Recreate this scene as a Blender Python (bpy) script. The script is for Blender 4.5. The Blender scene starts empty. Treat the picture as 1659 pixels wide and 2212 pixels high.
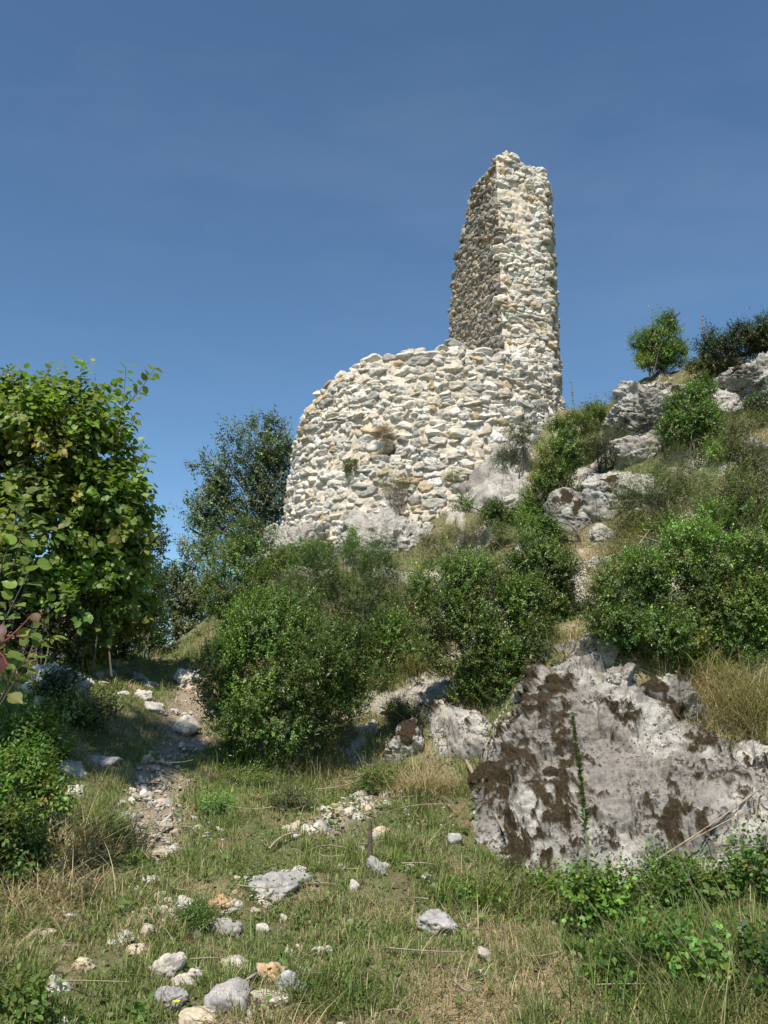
import bpy, math, numpy as np
from mathutils import Vector

# ------------------------------------------------------------------ camera, sky, sun, exposure
SC = bpy.context.scene
PITCH = math.radians(13.0)
FP = 1841.0                      # focal length in units of the 1659 x 2212 layout
CAMZ = 1.6
cd = bpy.data.cameras.new("camera"); cam = bpy.data.objects.new("camera", cd)
SC.collection.objects.link(cam); SC.camera = cam
cam.location = (0, 0, CAMZ)
cam.rotation_euler = (math.pi / 2 + PITCH, 0, 0)
cd.sensor_fit = 'VERTICAL'; cd.sensor_height = 24.0
cd.lens = 24.0 * FP / 2212.0
cd.clip_start = 0.05; cd.clip_end = 3000

SUN_AZ, SUN_EL = math.radians(-166.0), math.radians(54.0)   # azimuth from +Y towards +X
w = bpy.data.worlds.new("World"); SC.world = w; w.use_nodes = True
nt = w.node_tree; nt.nodes.clear()
sky = nt.nodes.new("ShaderNodeTexSky"); sky.sky_type = 'NISHITA'; sky.sun_disc = False
sky.sun_elevation = SUN_EL; sky.sun_rotation = SUN_AZ
sky.altitude = 2000; sky.air_density = 1.0; sky.dust_density = 0.3; sky.ozone_density = 0.6
bg = nt.nodes.new("ShaderNodeBackground"); bg.inputs[1].default_value = 0.103
wo = nt.nodes.new("ShaderNodeOutputWorld")
tint = nt.nodes.new("ShaderNodeMix"); tint.data_type = 'RGBA'; tint.blend_type = 'MULTIPLY'; tint.inputs[0].default_value = 1.0
tint.inputs[7].default_value = (0.75, 0.95, 1.0, 1.0)      # the photograph's slightly cooler rendering of the blue
nt.links.new(sky.outputs[0], tint.inputs[6])
tc = nt.nodes.new("ShaderNodeTexCoord"); mp = nt.nodes.new("ShaderNodeMapping"); mp.inputs['Scale'].default_value = (1.2, 2.6, 4.5); mp.inputs['Rotation'].default_value = (0.3, 0.5, 0.2)
cn = nt.nodes.new("ShaderNodeTexNoise"); cn.inputs['Scale'].default_value = 1.6; cn.inputs['Detail'].default_value = 6; cn.inputs['Roughness'].default_value = 0.55
cr = nt.nodes.new("ShaderNodeMapRange"); cr.inputs[1].default_value = 0.50; cr.inputs[2].default_value = 0.85; cr.inputs[4].default_value = 0.045
cm = nt.nodes.new("ShaderNodeMix"); cm.data_type = 'RGBA'; cm.inputs[7].default_value = (7.5, 8.2, 9.0, 1)
nt.links.new(tc.outputs['Generated'], mp.inputs['Vector']); nt.links.new(mp.outputs[0], cn.inputs['Vector']); nt.links.new(cn.outputs[0], cr.inputs[0])
nt.links.new(cr.outputs[0], cm.inputs[0]); nt.links.new(tint.outputs[2], cm.inputs[6]); nt.links.new(cm.outputs[2], bg.inputs[0]); nt.links.new(bg.outputs[0], wo.inputs[0])

sd = bpy.data.lights.new("sun", 'SUN'); sd.energy = 4.2; sd.angle = math.radians(0.53); sd.color = (1.0, 0.935, 0.83)
sun = bpy.data.objects.new("sun", sd); SC.collection.objects.link(sun)
sv = Vector((math.sin(SUN_AZ) * math.cos(SUN_EL), math.cos(SUN_AZ) * math.cos(SUN_EL), math.sin(SUN_EL)))
sun.rotation_euler = (-sv).to_track_quat('-Z', 'Y').to_euler(); sun.location = (-5, -10, 20)
SC.view_settings.view_transform = 'Standard'; SC.view_settings.look = 'None'
SC.view_settings.exposure = 0.55; SC.view_settings.gamma = 1.0
SC.cycles.max_bounces = 6; SC.cycles.diffuse_bounces = 3; SC.cycles.transmission_bounces = 3
SC.cycles.caustics_reflective = False; SC.cycles.caustics_refractive = False

# ------------------------------------------------------------------ helpers
rng = np.random.default_rng(7)
F32 = np.float32
PERM = np.random.default_rng(3).permutation(256).astype(np.int32)
G3 = np.array([(1,1,0),(-1,1,0),(1,-1,0),(-1,-1,0),(1,0,1),(-1,0,1),(1,0,-1),(-1,0,-1),
               (0,1,1),(0,-1,1),(0,1,-1),(0,-1,-1),(1,1,0),(-1,1,0),(0,-1,1),(0,-1,-1)], F32)

def pn(P):
    """gradient noise, about -1..1"""
    P = np.asarray(P, F32); I = np.floor(P).astype(np.int32); f = P - I
    u = f * f * f * (f * (f * 6 - 15) + 10)
    out = 0
    for dx in (0, 1):
        wx = u[:, 0] if dx else 1 - u[:, 0]
        hx = PERM[(I[:, 0] + dx) & 255]
        for dy in (0, 1):
            wy = u[:, 1] if dy else 1 - u[:, 1]
            hy = PERM[(hx + I[:, 1] + dy) & 255]
            for dz in (0, 1):
                wz = u[:, 2] if dz else 1 - u[:, 2]
                g = G3[PERM[(hy + I[:, 2] + dz) & 255] & 15]
                d = g[:, 0] * (f[:, 0] - dx) + g[:, 1] * (f[:, 1] - dy) + g[:, 2] * (f[:, 2] - dz)
                out = out + wx * wy * wz * d
    return out

def fbm(P, oct=4, gain=0.5, lac=2.03):
    P = np.asarray(P, F32); a = 1.0; s = 0
    for i in range(oct):
        s = s + a * pn(P + 17.3 * i); P = P * lac; a *= gain
    return s

def worley(P):
    """F1, F2 and a random vector of the nearest cell"""
    P = np.asarray(P, F32); I = np.floor(P).astype(np.int32)
    n = len(P); F1 = np.full(n, 9., F32); F2 = F1.copy(); R = np.zeros((n, 3), F32); D = np.zeros((n, 3), F32)
    for dx in (-1, 0, 1):
        for dy in (-1, 0, 1):
            for dz in (-1, 0, 1):
                c = I + np.array((dx, dy, dz), np.int32)
                h = PERM[(PERM[(PERM[c[:, 0] & 255] + c[:, 1]) & 255] + c[:, 2]) & 255]
                j = np.stack([h, PERM[(h + 71) & 255], PERM[(h + 153) & 255]], 1) / 255.0
                dv = (P - c - j).astype(F32); d = np.linalg.norm(dv, axis=1)
                nearer = d < F1
                F2 = np.where(nearer, F1, np.minimum(F2, d))
                R[nearer] = j[nearer]; D[nearer] = dv[nearer]
                F1 = np.where(nearer, d, F1)
    return F1, F2, R, D

def unit(v):
    v = np.asarray(v, float)
    return v / np.maximum(np.linalg.norm(v, axis=-1, keepdims=True), 1e-9)

def sstep(a, b, x):
    t = np.clip((x - a) / (b - a), 0, 1); return t * t * (3 - 2 * t)

def ray(px, py):
    xc = (np.asarray(px, float) - 829.5) / FP; yc = (1106 - np.asarray(py, float)) / FP
    return np.stack([xc, math.cos(PITCH) - yc * math.sin(PITCH), math.sin(PITCH) + yc * math.cos(PITCH)], -1)

def at(px, py, Y):
    d = ray(px, py); k = np.asarray(Y) / d[..., 1]
    return d * k[..., None] + np.array((0, 0, CAMZ))

C = SC.collection
def tag(o, label=None, cat=None, group=None, kind=None):
    if label: o['label'] = label
    if cat: o['category'] = cat
    if group: o['group'] = group
    if kind: o['kind'] = kind
    return o

def empty(name, loc, label, cat, group=None):
    o = bpy.data.objects.new(name, None); C.objects.link(o); o.location = [float(v) for v in loc]
    o.empty_display_size = 0.1
    return tag(o, label, cat, group)

def mk(name, V, F, mats, parent=None, cols=None, smooth=True, attrs=None, midx=None, origin=None):
    """one mesh object from numpy arrays; V in world coordinates, stored relative to the parent (or origin)"""
    V = np.asarray(V, float)
    o0 = np.array(parent.matrix_basis.translation if parent is not None else (0, 0, 0), float)
    if parent is not None and parent.parent is not None: o0 = o0 + np.array(parent.parent.location)
    if origin is not None: o0 = np.asarray(origin, float)
    me = bpy.data.meshes.new(name)
    Fs = F if isinstance(F, list) else [F]
    me.vertices.add(len(V)); me.vertices.foreach_set("co", (V - o0).astype(F32).ravel())
    li = np.concatenate([f.ravel() for f in Fs]).astype(np.int32)
    tot = np.concatenate([np.full(len(f), f.shape[1], np.int32) for f in Fs])
    me.loops.add(len(li)); me.loops.foreach_set("vertex_index", li)
    me.polygons.add(len(tot)); me.polygons.foreach_set("loop_start", np.concatenate([[0], np.cumsum(tot)[:-1]]).astype(np.int32))
    me.polygons.foreach_set("use_smooth", np.full(len(tot), smooth))
    if midx is not None: me.polygons.foreach_set("material_index", midx.astype(np.int32))
    if cols is not None:
        a = me.attributes.new("Col", 'FLOAT_COLOR', 'POINT')
        c4 = np.ones((len(V), 4), F32); c4[:, :3] = cols; a.data.foreach_set("color", c4.ravel())
    for k, v in (attrs or {}).items():
        a = me.attributes.new(k, 'FLOAT', 'POINT'); a.data.foreach_set("value", np.asarray(v, F32))
    me.update(calc_edges=True); me.validate()
    for m in (mats if isinstance(mats, list) else [mats]): me.materials.append(m)
    o = bpy.data.objects.new(name, me); C.objects.link(o)
    if parent is not None: o.parent = parent
    elif origin is not None: o.location = [float(v) for v in origin]
    return o

def join(parts):
    """[(V, F, cols)] -> one"""
    Vs, Fs, Cs, n = [], [], [], 0
    for V, F, c in parts:
        Vs.append(V); Fs.append(F + n); Cs.append(np.broadcast_to(np.asarray(c, float), (len(V), 3))); n += len(V)
    k = {}
    for f in Fs: k.setdefault(f.shape[1], []).append(f)
    return np.concatenate(Vs), [np.concatenate(v) for v in k.values()], np.concatenate(Cs)

def tube(pts, radii, sides=6):
    pts = np.asarray(pts, float); n = len(pts)
    radii = np.broadcast_to(np.asarray(radii, float), (n,))
    t = unit(np.gradient(pts, axis=0)); ref = np.array((0.31, 0.87, 0.38))
    a = unit(np.cross(t, ref)); b = np.cross(t, a)
    th = np.arange(sides) * 2 * math.pi / sides
    V = pts[:, None] + radii[:, None, None] * (np.cos(th)[None, :, None] * a[:, None] + np.sin(th)[None, :, None] * b[:, None])
    i = np.arange(n - 1)[:, None] * sides; j = np.arange(sides)[None]; j2 = (j + 1) % sides
    F = np.stack([i + j, i + j2, i + sides + j2, i + sides + j], -1).reshape(-1, 4)
    return V.reshape(-1, 3), F

def bezier(a, b, c, n=8):
    t = np.linspace(0, 1, n)[:, None]
    return (1 - t) ** 2 * np.asarray(a) + 2 * t * (1 - t) * np.asarray(b) + t * t * np.asarray(c)

def facets(S, amp):
    """broken rock: flat tilted faces at three sizes, with cracks between them"""
    out = 0
    for fr_, a_ in (((1.5, 1.5, 2.4), 1.0), ((4.2, 4.2, 6.5), .42), ((11, 11, 16), .17)):
        q = S * np.array(fr_) + 0.35 * np.stack([fbm(S * 2.3, 2), fbm(S * 2.3 + 50, 2), fbm(S * 2.3 + 90, 2)], 1)
        F1, F2, R, D = worley(q); tilt = (R[:, [1, 2, 0]] - .5) * 2
        out = out + amp * a_ * ((R[:, 0] - .5) * 1.3 + 1.5 * (D * tilt).sum(1) - .45 * np.exp(-((F2 - F1) / .06) ** 2))
    return out

# ------------------------------------------------------------------ materials
def newmat(name):
    m = bpy.data.materials.new(name); m.use_nodes = True
    n = m.node_tree; b = n.nodes["Principled BSDF"]; return m, n, b, n.nodes["Material Output"]

def node(n, t, **kw):
    x = n.nodes.new(t)
    for k, v in kw.items(): setattr(x, k, v)
    return x

def mixc(n, fac, a, b, mode='MIX'):
    x = node(n, "ShaderNodeMix", data_type='RGBA', blend_type=mode)
    for s, v in ((0, fac), (6, a), (7, b)):
        if hasattr(v, 'default_value') or hasattr(v, 'links'): n.links.new(v, x.inputs[s])
        else: x.inputs[s].default_value = v if s == 0 else (*v, 1)
    return x.outputs[2]

def ramp(n, src, a, b):
    x = node(n, "ShaderNodeMapRange"); x.inputs[1].default_value = a; x.inputs[2].default_value = b
    n.links.new(src, x.inputs[0]); return x.outputs[0]

def noise_node(n, vec, scale, detail=4, rough=0.6):
    x = node(n, "ShaderNodeTexNoise"); x.inputs['Scale'].default_value = scale
    x.inputs['Detail'].default_value = detail; x.inputs['Roughness'].default_value = rough
    n.links.new(vec, x.inputs['Vector']); return x.outputs[0]

def stone_mat(name, tint=(0.5, 0.46, 0.40), lichen=0.0, stain=0.35, bump=0.5, freq=1.0):
    """limestone: per-stone colour from the mesh, mottled, with ochre stains, dark lichen dots and moss where the mesh has it"""
    m, n, b, out = newmat(name)
    geo = node(n, "ShaderNodeNewGeometry"); P = geo.outputs['Position']
    col = node(n, "ShaderNodeAttribute", attribute_name="Col").outputs['Color']
    n1 = noise_node(n, P, 7 * freq, 6, 0.65); n2 = noise_node(n, P, 38 * freq, 4, 0.7); n3 = noise_node(n, P, 2.2 * freq, 3)
    k = ramp(n, n1, 0.32, 0.68)
    c = mixc(n, k, (0.66, 0.66, 0.68), (1.18, 1.17, 1.14))
    c = mixc(n, 1.0, col, c, 'MULTIPLY')
    k2 = ramp(n, n2, 0.3, 0.7); c2 = mixc(n, k2, (0.72, 0.71, 0.70), (1.12, 1.12, 1.12)); c = mixc(n, 1.0, c, c2, 'MULTIPLY')
    if stain:
        ks = ramp(n, n3, 0.55, 0.75); ms = node(n, "ShaderNodeMath", operation='MULTIPLY'); ms.inputs[1].default_value = stain
        n.links.new(ks, ms.inputs[0]); c = mixc(n, ms.outputs[0], c, tint)
    if lichen:
        v = node(n, "ShaderNodeTexVoronoi"); v.inputs['Scale'].default_value = 21
        wv = node(n, "ShaderNodeVectorMath", operation='MULTIPLY_ADD'); wv.inputs[1].default_value = (0.14,) * 3
        wn = node(n, "ShaderNodeTexNoise"); wn.inputs['Scale'].default_value = 26; wn.inputs['Detail'].default_value = 4; n.links.new(P, wn.inputs['Vector'])
        n.links.new(wn.outputs[1], wv.inputs[0]); n.links.new(P, wv.inputs[2]); n.links.new(wv.outputs[0], v.inputs['Vector'])
        reg = ramp(n, noise_node(n, P, 2.6, 4, 0.7), 0.38, 0.62)
        md = node(n, "ShaderNodeMath", operation='MULTIPLY'); md.inputs[1].default_value = 0.50 * lichen; n.links.new(reg, md.inputs[0])
        lt = node(n, "ShaderNodeMath", operation='SUBTRACT'); n.links.new(md.outputs[0], lt.inputs[0]); n.links.new(v.outputs['Distance'], lt.inputs[1])
        kl = ramp(n, lt.outputs[0], -0.06, 0.06); c = mixc(n, kl, c, mixc(n, ramp(n, n2, .35, .6), (0.035, 0.03, 0.024), (0.12, 0.11, 0.095)))
        sp = ramp(n, noise_node(n, P, 95, 4, 0.8), 0.56, 0.66); c = mixc(n, sp, c, (0.13, 0.125, 0.115))
        sw = ramp(n, noise_node(n, P, 55, 5, 0.8), 0.60, 0.70); c = mixc(n, sw, c, (0.55, 0.53, 0.49))
    moss = node(n, "ShaderNodeAttribute", attribute_name="moss").outputs['Fac']
    mn = noise_node(n, P, 60, 3, 0.7); mc = mixc(n, ramp(n, mn, 0.35, 0.65), (0.018, 0.013, 0.008), (0.070, 0.048, 0.022))
    c = mixc(n, moss, c, mc)
    n.links.new(c, b.inputs['Base Color']); b.inputs['Roughness'].default_value = 0.9
    b.inputs['Specular IOR Level'].default_value = 0.25
    bn = noise_node(n, P, 26 * freq, 8, 0.72)
    bp = node(n, "ShaderNodeBump"); bp.inputs['Strength'].default_value = bump; bp.inputs['Distance'].default_value = 0.03 / freq
    n.links.new(bn, bp.inputs['Height']); n.links.new(bp.outputs[0], b.inputs['Normal'])
    return m

def leaf_mat(name, trans=0.35, rough=0.42, spec=0.45, tmul=(1.25, 1.45, 0.55)):
    m, n, b, out = newmat(name)
    col = node(n, "ShaderNodeAttribute", attribute_name="Col").outputs['Color']
    n.links.new(col, b.inputs['Base Color']); b.inputs['Roughness'].default_value = rough
    b.inputs['Specular IOR Level'].default_value = spec
    t = node(n, "ShaderNodeBsdfTranslucent")
    n.links.new(mixc(n, 1.0, col, tmul, 'MULTIPLY'), t.inputs['Color'])
    mx = node(n, "ShaderNodeMixShader"); mx.inputs[0].default_value = trans
    n.links.new(b.outputs[0], mx.inputs[1]); n.links.new(t.outputs[0], mx.inputs[2]); n.links.new(mx.outputs[0], out.inputs[0])
    return m

def wood_mat(name, a, bcol, scale=30):
    m, n, b, out = newmat(name)
    P = node(n, "ShaderNodeNewGeometry").outputs['Position']
    c = mixc(n, ramp(n, noise_node(n, P, scale, 5), 0.35, 0.65), a, bcol)
    n.links.new(c, b.inputs['Base Color']); b.inputs['Roughness'].default_value = 0.9; return m

M = {}
M['wall_stone'] = stone_mat("wall_limestone", (0.55, 0.38, 0.20), 0, 0.30, 0.55, 1.6)
M['loose_stone'] = stone_mat("loose_limestone", (0.52, 0.40, 0.26), 0, 0.35, 0.6, 2.0)
M['rock'] = stone_mat("bedrock_limestone", (0.40, 0.33, 0.25), 1.0, 0.25, 0.8, 1.0)
M['pale_rock'] = stone_mat("pale_bedrock", (0.46, 0.37, 0.26), 0.25, 0.5, 1.0, 1.0)
M['mortar'] = stone_mat("lime_mortar", (0.50, 0.38, 0.25), 0, 0.4, 0.7, 2.0)
M['box_leaf'] = leaf_mat("box_leaf", 0.28, 0.36, 0.45)
M['hazel_leaf'] = leaf_mat("hazel_leaf", 0.42, 0.45, 0.35)
M['oak_leaf'] = leaf_mat("oak_leaf", 0.25, 0.4, 0.45)
M['grass'] = leaf_mat("grass_blade", 0.35, 0.55, 0.25, (1.1, 1.2, 0.7))
M['bark'] = wood_mat("bark", (0.05, 0.04, 0.03), (0.12, 0.10, 0.075))
M['dry_wood'] = wood_mat("dry_wood", (0.20, 0.15, 0.10), (0.38, 0.31, 0.23))
M['red_stem'] = wood_mat("red_stem", (0.16, 0.03, 0.03), (0.26, 0.07, 0.05))

# ------------------------------------------------------------------ the ground
CP = [ # layout x, layout y, depth
 (0,2212,4.2),(400,2212,4.5),(830,2212,4.6),(1250,2212,4.6),(1659,2212,4.6),
 (100,2050,5.0),(330,2030,5.2),(600,2030,5.4),(830,2030,5.5),(1250,2050,5.4),(1600,2050,5.4),
 (100,1930,5.8),(330,1840,6.6),(600,1850,6.6),(830,1850,6.7),(1050,1880,6.8),(1250,1910,6.8),(1500,1900,6.5),(1659,1870,6.4),
 (50,1820,6.4),(100,1700,7.3),(60,1560,8.2),(100,1480,8.9),(200,1600,8.6),(230,1500,9.8),
 (330,1700,7.9),(400,1600,9.2),(400,1500,11),(390,1440,12.6),(395,1388,15),(300,1420,13),(200,1435,11.5),(120,1440,10.3),
 (560,1640,8.9),(700,1640,9.0),(700,1500,10.6),(600,1400,12),(500,1380,13.5),(800,1560,9.6),(900,1450,10.5),(900,1650,8.6),(900,1560,9.3),
 (600,1740,7.6),(800,1740,7.7),(950,1740,7.6),
 (800,1300,12),(660,1260,13.2),(780,1205,14.0),(1000,1180,13.6),(900,1205,13.7),(1000,1400,10.7),(1050,1300,11.7),
 (1230,1385,8.7),(1300,1600,7.85),(1200,1500,8.3),(1050,1600,8.5),(1060,1720,7.7),(1550,1600,7.6),(1600,1750,7.0),(1659,1650,7.3),(1400,1500,8.1),(1250,1800,7.1),(1450,1780,7.0),
 (1500,1250,9.6),(1230,1250,10.8),(1450,1400,8.8),(1600,1450,8.4),(1659,1300,9.0),
 (1250,1100,12.5),(1400,1200,10.9),(1600,1100,10.7),(1100,1150,13.2),(1050,1085,14.0),(1150,990,14.8),
 (850,1190,14.4),(1000,1045,14.55),(1100,935,15.2),(1190,890,16.6),(700,1195,15.0),(620,1165,16.6),
 (1300,950,14.5),(1300,880,16),(1450,960,12.7),(1600,950,12),(1380,825,15.4),(1500,805,14.7),(1659,785,13.9),(1420,900,13.9),
]
CP = np.array(CP, float)
pw = at(CP[:, 0], CP[:, 1], CP[:, 2])
extra = np.array([(-3.5,18,2.75),(-3.2,22,1.6),(-1.8,19,4.2),(-3,30,-2),(-7,10,2.3),(-9,6,1.2),(-8,14,2.9),(-9,20,2.6),(0,0,0),(-3,1,0),(3,1,0),(0,2.5,0.02),(-4,3,0.1),(4,3,0.1),
                  (1,17.5,6.2),(2.6,20,7.1),(6,18,7.5),(6,22,7.2),(10,16,7.3),(10,12,5.6),(9,8,2.6),(8,5,0.9),(10,24,6.5),(2,25,5.5),(-3,26,0.2),(12,20,7.0)], float)
pw = np.concatenate([pw, extra])

def tps_fit(X, z, lam):
    n = len(X); d = np.linalg.norm(X[:, None] - X[None], axis=2)
    K = np.where(d > 0, d * d * np.log(np.maximum(d, 1e-9)), 0) + lam * np.eye(n)
    Q = np.concatenate([np.ones((n, 1)), X], 1)
    A = np.block([[K, Q], [Q.T, np.zeros((3, 3))]])
    return np.linalg.solve(A, np.concatenate([z, np.zeros(3)]))
TW = tps_fit(pw[:, :2], pw[:, 2], 0.03)
def tps(X):
    out = np.empty(len(X))
    for i in range(0, len(X), 60000):
        x = X[i:i + 60000]; d2 = ((x[:, None] - pw[None, :, :2]) ** 2).sum(2)
        out[i:i + 60000] = (0.5 * d2 * np.log(np.maximum(d2, 1e-12))) @ TW[:len(pw)] + TW[-3] + x @ TW[-2:]
    return out

# dense base table for ray hits
HX = np.arange(-12, 14.01, 0.08); HY = np.arange(0, 30.01, 0.08)
gx, gy = np.meshgrid(HX, HY)
XYt = np.stack([gx.ravel(), gy.ravel()], 1)
def micro(X):
    P3 = np.concatenate([X, np.zeros((len(X), 1))], 1)
    return 0.10 * fbm(P3 * 0.9, 3) + 0.05 * fbm(P3 * 3.4 + 5, 3)
HT = (tps(XYt) + micro(XYt)).reshape(gx.shape)
def h(x, y):
    fx = np.clip((np.asarray(x) + 12) / 0.08, 0, len(HX) - 1.001); fy = np.clip(np.asarray(y) / 0.08, 0, len(HY) - 1.001)
    i = fx.astype(int); j = fy.astype(int); a = fx - i; b = fy - j
    return (HT[j, i] * (1 - a) + HT[j, i + 1] * a) * (1 - b) + (HT[j + 1, i] * (1 - a) + HT[j + 1, i + 1] * a) * b
def hnorm(x, y, e=0.15):
    dx = (h(x + e, y) - h(x - e, y)) / (2 * e); dy = (h(x, y + e) - h(x, y - e)) / (2 * e)
    return unit(np.stack([-dx, -dy, np.ones_like(dx)], -1))
def hit(px, py):
    """where a line from the photographer's eye first meets the ground"""
    px = np.atleast_1d(np.asarray(px, float)); py = np.atleast_1d(np.asarray(py, float))
    d = ray(px, py); d = d / d[:, 1:2]
    Ys = np.arange(3.0, 24, 0.05); lo = np.full(len(px), np.nan)
    for Y in Ys:
        z = CAMZ + d[:, 2] * Y
        under = np.isnan(lo) & (z < h(d[:, 0] * Y, np.full(len(px), Y))); lo[under] = Y
    ok = ~np.isnan(lo); Y = np.where(ok, lo, 24.0)
    a, b = Y - 0.05, Y.copy()
    for _ in range(8):
        m = (a + b) / 2; u = CAMZ + d[:, 2] * m < h(d[:, 0] * m, m); b = np.where(u, m, b); a = np.where(u, a, m)
    P = d * b[:, None]; P[:, 2] += CAMZ
    return P, ok
def hit1(px, py):
    P, ok = hit(px, py); return P[0]

def path_sdf(X, pts, half):
    """metres outside a polyline of given half widths (negative inside)"""
    best = np.full(len(X), 9.0)
    for (a, b, ra, rb) in zip(pts[:-1], pts[1:], half[:-1], half[1:]):
        ab = b - a; t = np.clip(((X - a) @ ab) / (ab @ ab), 0, 1)
        d = np.linalg.norm(X - a - t[:, None] * ab, axis=1) - (ra + (rb - ra) * t); best = np.minimum(best, d)
    return best
TR = [(345,1850,.10),(325,1780,.22),(335,1700,.20),(362,1640,.16),(398,1590,.24),(420,1530,.28),(415,1490,.24),(405,1455,.16)]
PATH, _ = hit([t[0] for t in TR], [t[1] for t in TR]); PATHW = np.array([t[2] for t in TR])
SCREE, _ = hit([690, 740, 800], [1790, 1755, 1725])
DRY, _ = hit([1180, 1000, 1120, 150, 60, 900, 640, 1560, 1480], [2115, 2170, 2050, 1950, 2000, 1700, 2190, 1580, 1480])
DRYR = np.array([.18, .30, .20, .25, .22, .3, .15, .4, .3])

def fields(X):
    """path, dryness, bare-earth masks of the ground in plan"""
    P3 = np.concatenate([X, np.zeros((len(X), 1))], 1)
    wob = 0.10 * fbm(P3 * 3.1 + 9, 3)
    sp = path_sdf(X, PATH[:, :2], PATHW) + wob
    path = 1 - sstep(-0.14, 0.24, sp)
    ss = path_sdf(X, SCREE[:, :2], np.array([.12, .18, .2])) + wob
    scree = 1 - sstep(-0.1, 0.15, ss)
    dry = 0.8 * sstep(-0.05, 0.6, fbm(P3 * 1.3 + 31, 4))
    for c, r in zip(DRY, DRYR):
        dry = np.maximum(dry, np.exp(-((X - c[:2]) ** 2).sum(1) / (2 * r * r)))
    bare = sstep(0.28, 0.6, fbm(P3 * 2.3 + 77, 4))
    bank = sstep(8.6, 9.6, X[:, 1]) * sstep(-2.0, -0.6, X[:, 0])      # the rocky, drier slope above
    dry = np.clip(dry + 0.12 * bank, 0, 1) * (1 - .55 * sstep(11, 12.6, X[:, 1]))
    return path, scree, dry, np.clip(bare + 0.15 * bank, 0, 1)

def rocky(X):
    P3 = np.concatenate([X, np.zeros((len(X), 1))], 1)
    b_ = sstep(8.6, 9.8, X[:, 1]) * sstep(-.9, .2, X[:, 0]) * sstep(17, 15.5, X[:, 1])
    return b_ * sstep(.12, .34, fbm(P3 * 1.05 + 55, 4) + .25 * fbm(P3 * 6 + 5, 2))
gxs = np.unique(np.concatenate([-np.geomspace(9, 400, 22)[::-1], np.arange(-9, 9.5, 0.045), np.geomspace(9.5, 400, 22)]))
gys = np.unique(np.concatenate([-np.geomspace(2, 400, 20)[::-1], np.arange(-2, 3, 0.25), np.arange(3, 20, 0.045), np.geomspace(20, 400, 24)]))
mx_, my_ = np.meshgrid(gxs, gys); GX = np.stack([mx_.ravel(), my_.ravel()], 1)
inb = (GX[:, 0] > -12) & (GX[:, 0] < 14) & (GX[:, 1] > 0) & (GX[:, 1] < 30)
gz = h(np.clip(GX[:, 0], -12, 14), np.clip(GX[:, 1], 0, 30))
away = np.maximum(np.maximum(-12 - GX[:, 0], GX[:, 0] - 14), np.maximum(-GX[:, 1], GX[:, 1] - 30)).clip(0)
gz = gz * np.exp(-away / 60) - 0.10 * away
P3 = np.concatenate([GX, np.zeros((len(GX), 1))], 1)
path, scree, dry, bare = fields(GX)
gz = gz + np.where(inb, 0.026 * fbm(P3 * 10, 3) + 0.02 * path * fbm(P3 * 22, 2) - 0.03 * path, 0)
rk = rocky(GX)
soil = np.array((0.20, 0.145, 0.09)); turf = np.array((0.140, 0.145, 0.066)); straw = np.array((0.36, 0.285, 0.18)); dust = np.array((0.36, 0.285, 0.215))
gc = turf + (straw - turf) * dry[:, None]; gc = gc + (soil - gc) * (0.7 * bare)[:, None]
gc = gc + (dust - gc) * (0.85 * np.maximum(path, scree))[:, None]
gc = gc + (np.array((0.46, 0.42, 0.36)) - gc) * (0.9 * rk)[:, None]
nx, ny = len(gxs), len(gys); ii = (np.arange(ny - 1)[:, None] * nx + np.arange(nx - 1)[None]).ravel()
GF = np.stack([ii, ii + 1, ii + nx + 1, ii + nx], 1)
m, n, b, out = newmat("turf_soil")
P = node(n, "ShaderNodeNewGeometry").outputs['Position']
col = node(n, "ShaderNodeAttribute", attribute_name="Col").outputs['Color']
c = mixc(n, 1.0, col, mixc(n, ramp(n, noise_node(n, P, 45, 6, 0.75), 0.3, 0.7), (0.45, 0.45, 0.45), (1.5, 1.5, 1.5)), 'MULTIPLY')
c = mixc(n, ramp(n, noise_node(n, P, 16, 5, 0.7), 0.62, 0.72), c, (0.40, 0.34, 0.27))
n.links.new(c, b.inputs['Base Color']); b.inputs['Roughness'].default_value = 0.95; b.inputs['Specular IOR Level'].default_value = 0.1
bp = node(n, "ShaderNodeBump"); bp.inputs['Strength'].default_value = 0.9; bp.inputs['Distance'].default_value = 0.02
n.links.new(noise_node(n, P, 60, 6, 0.75), bp.inputs['Height']); n.links.new(bp.outputs[0], b.inputs['Normal'])
M['ground'] = m
gP = np.concatenate([GX, gz[:, None]], 1); sel = rk > .01
gz[sel] += rk[sel] * (.05 + .9 * facets(gP[sel], .085))
ground = mk("ground", np.concatenate([GX, gz[:, None]], 1), GF, M['ground'], cols=gc)
tag(ground, kind='structure')

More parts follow.
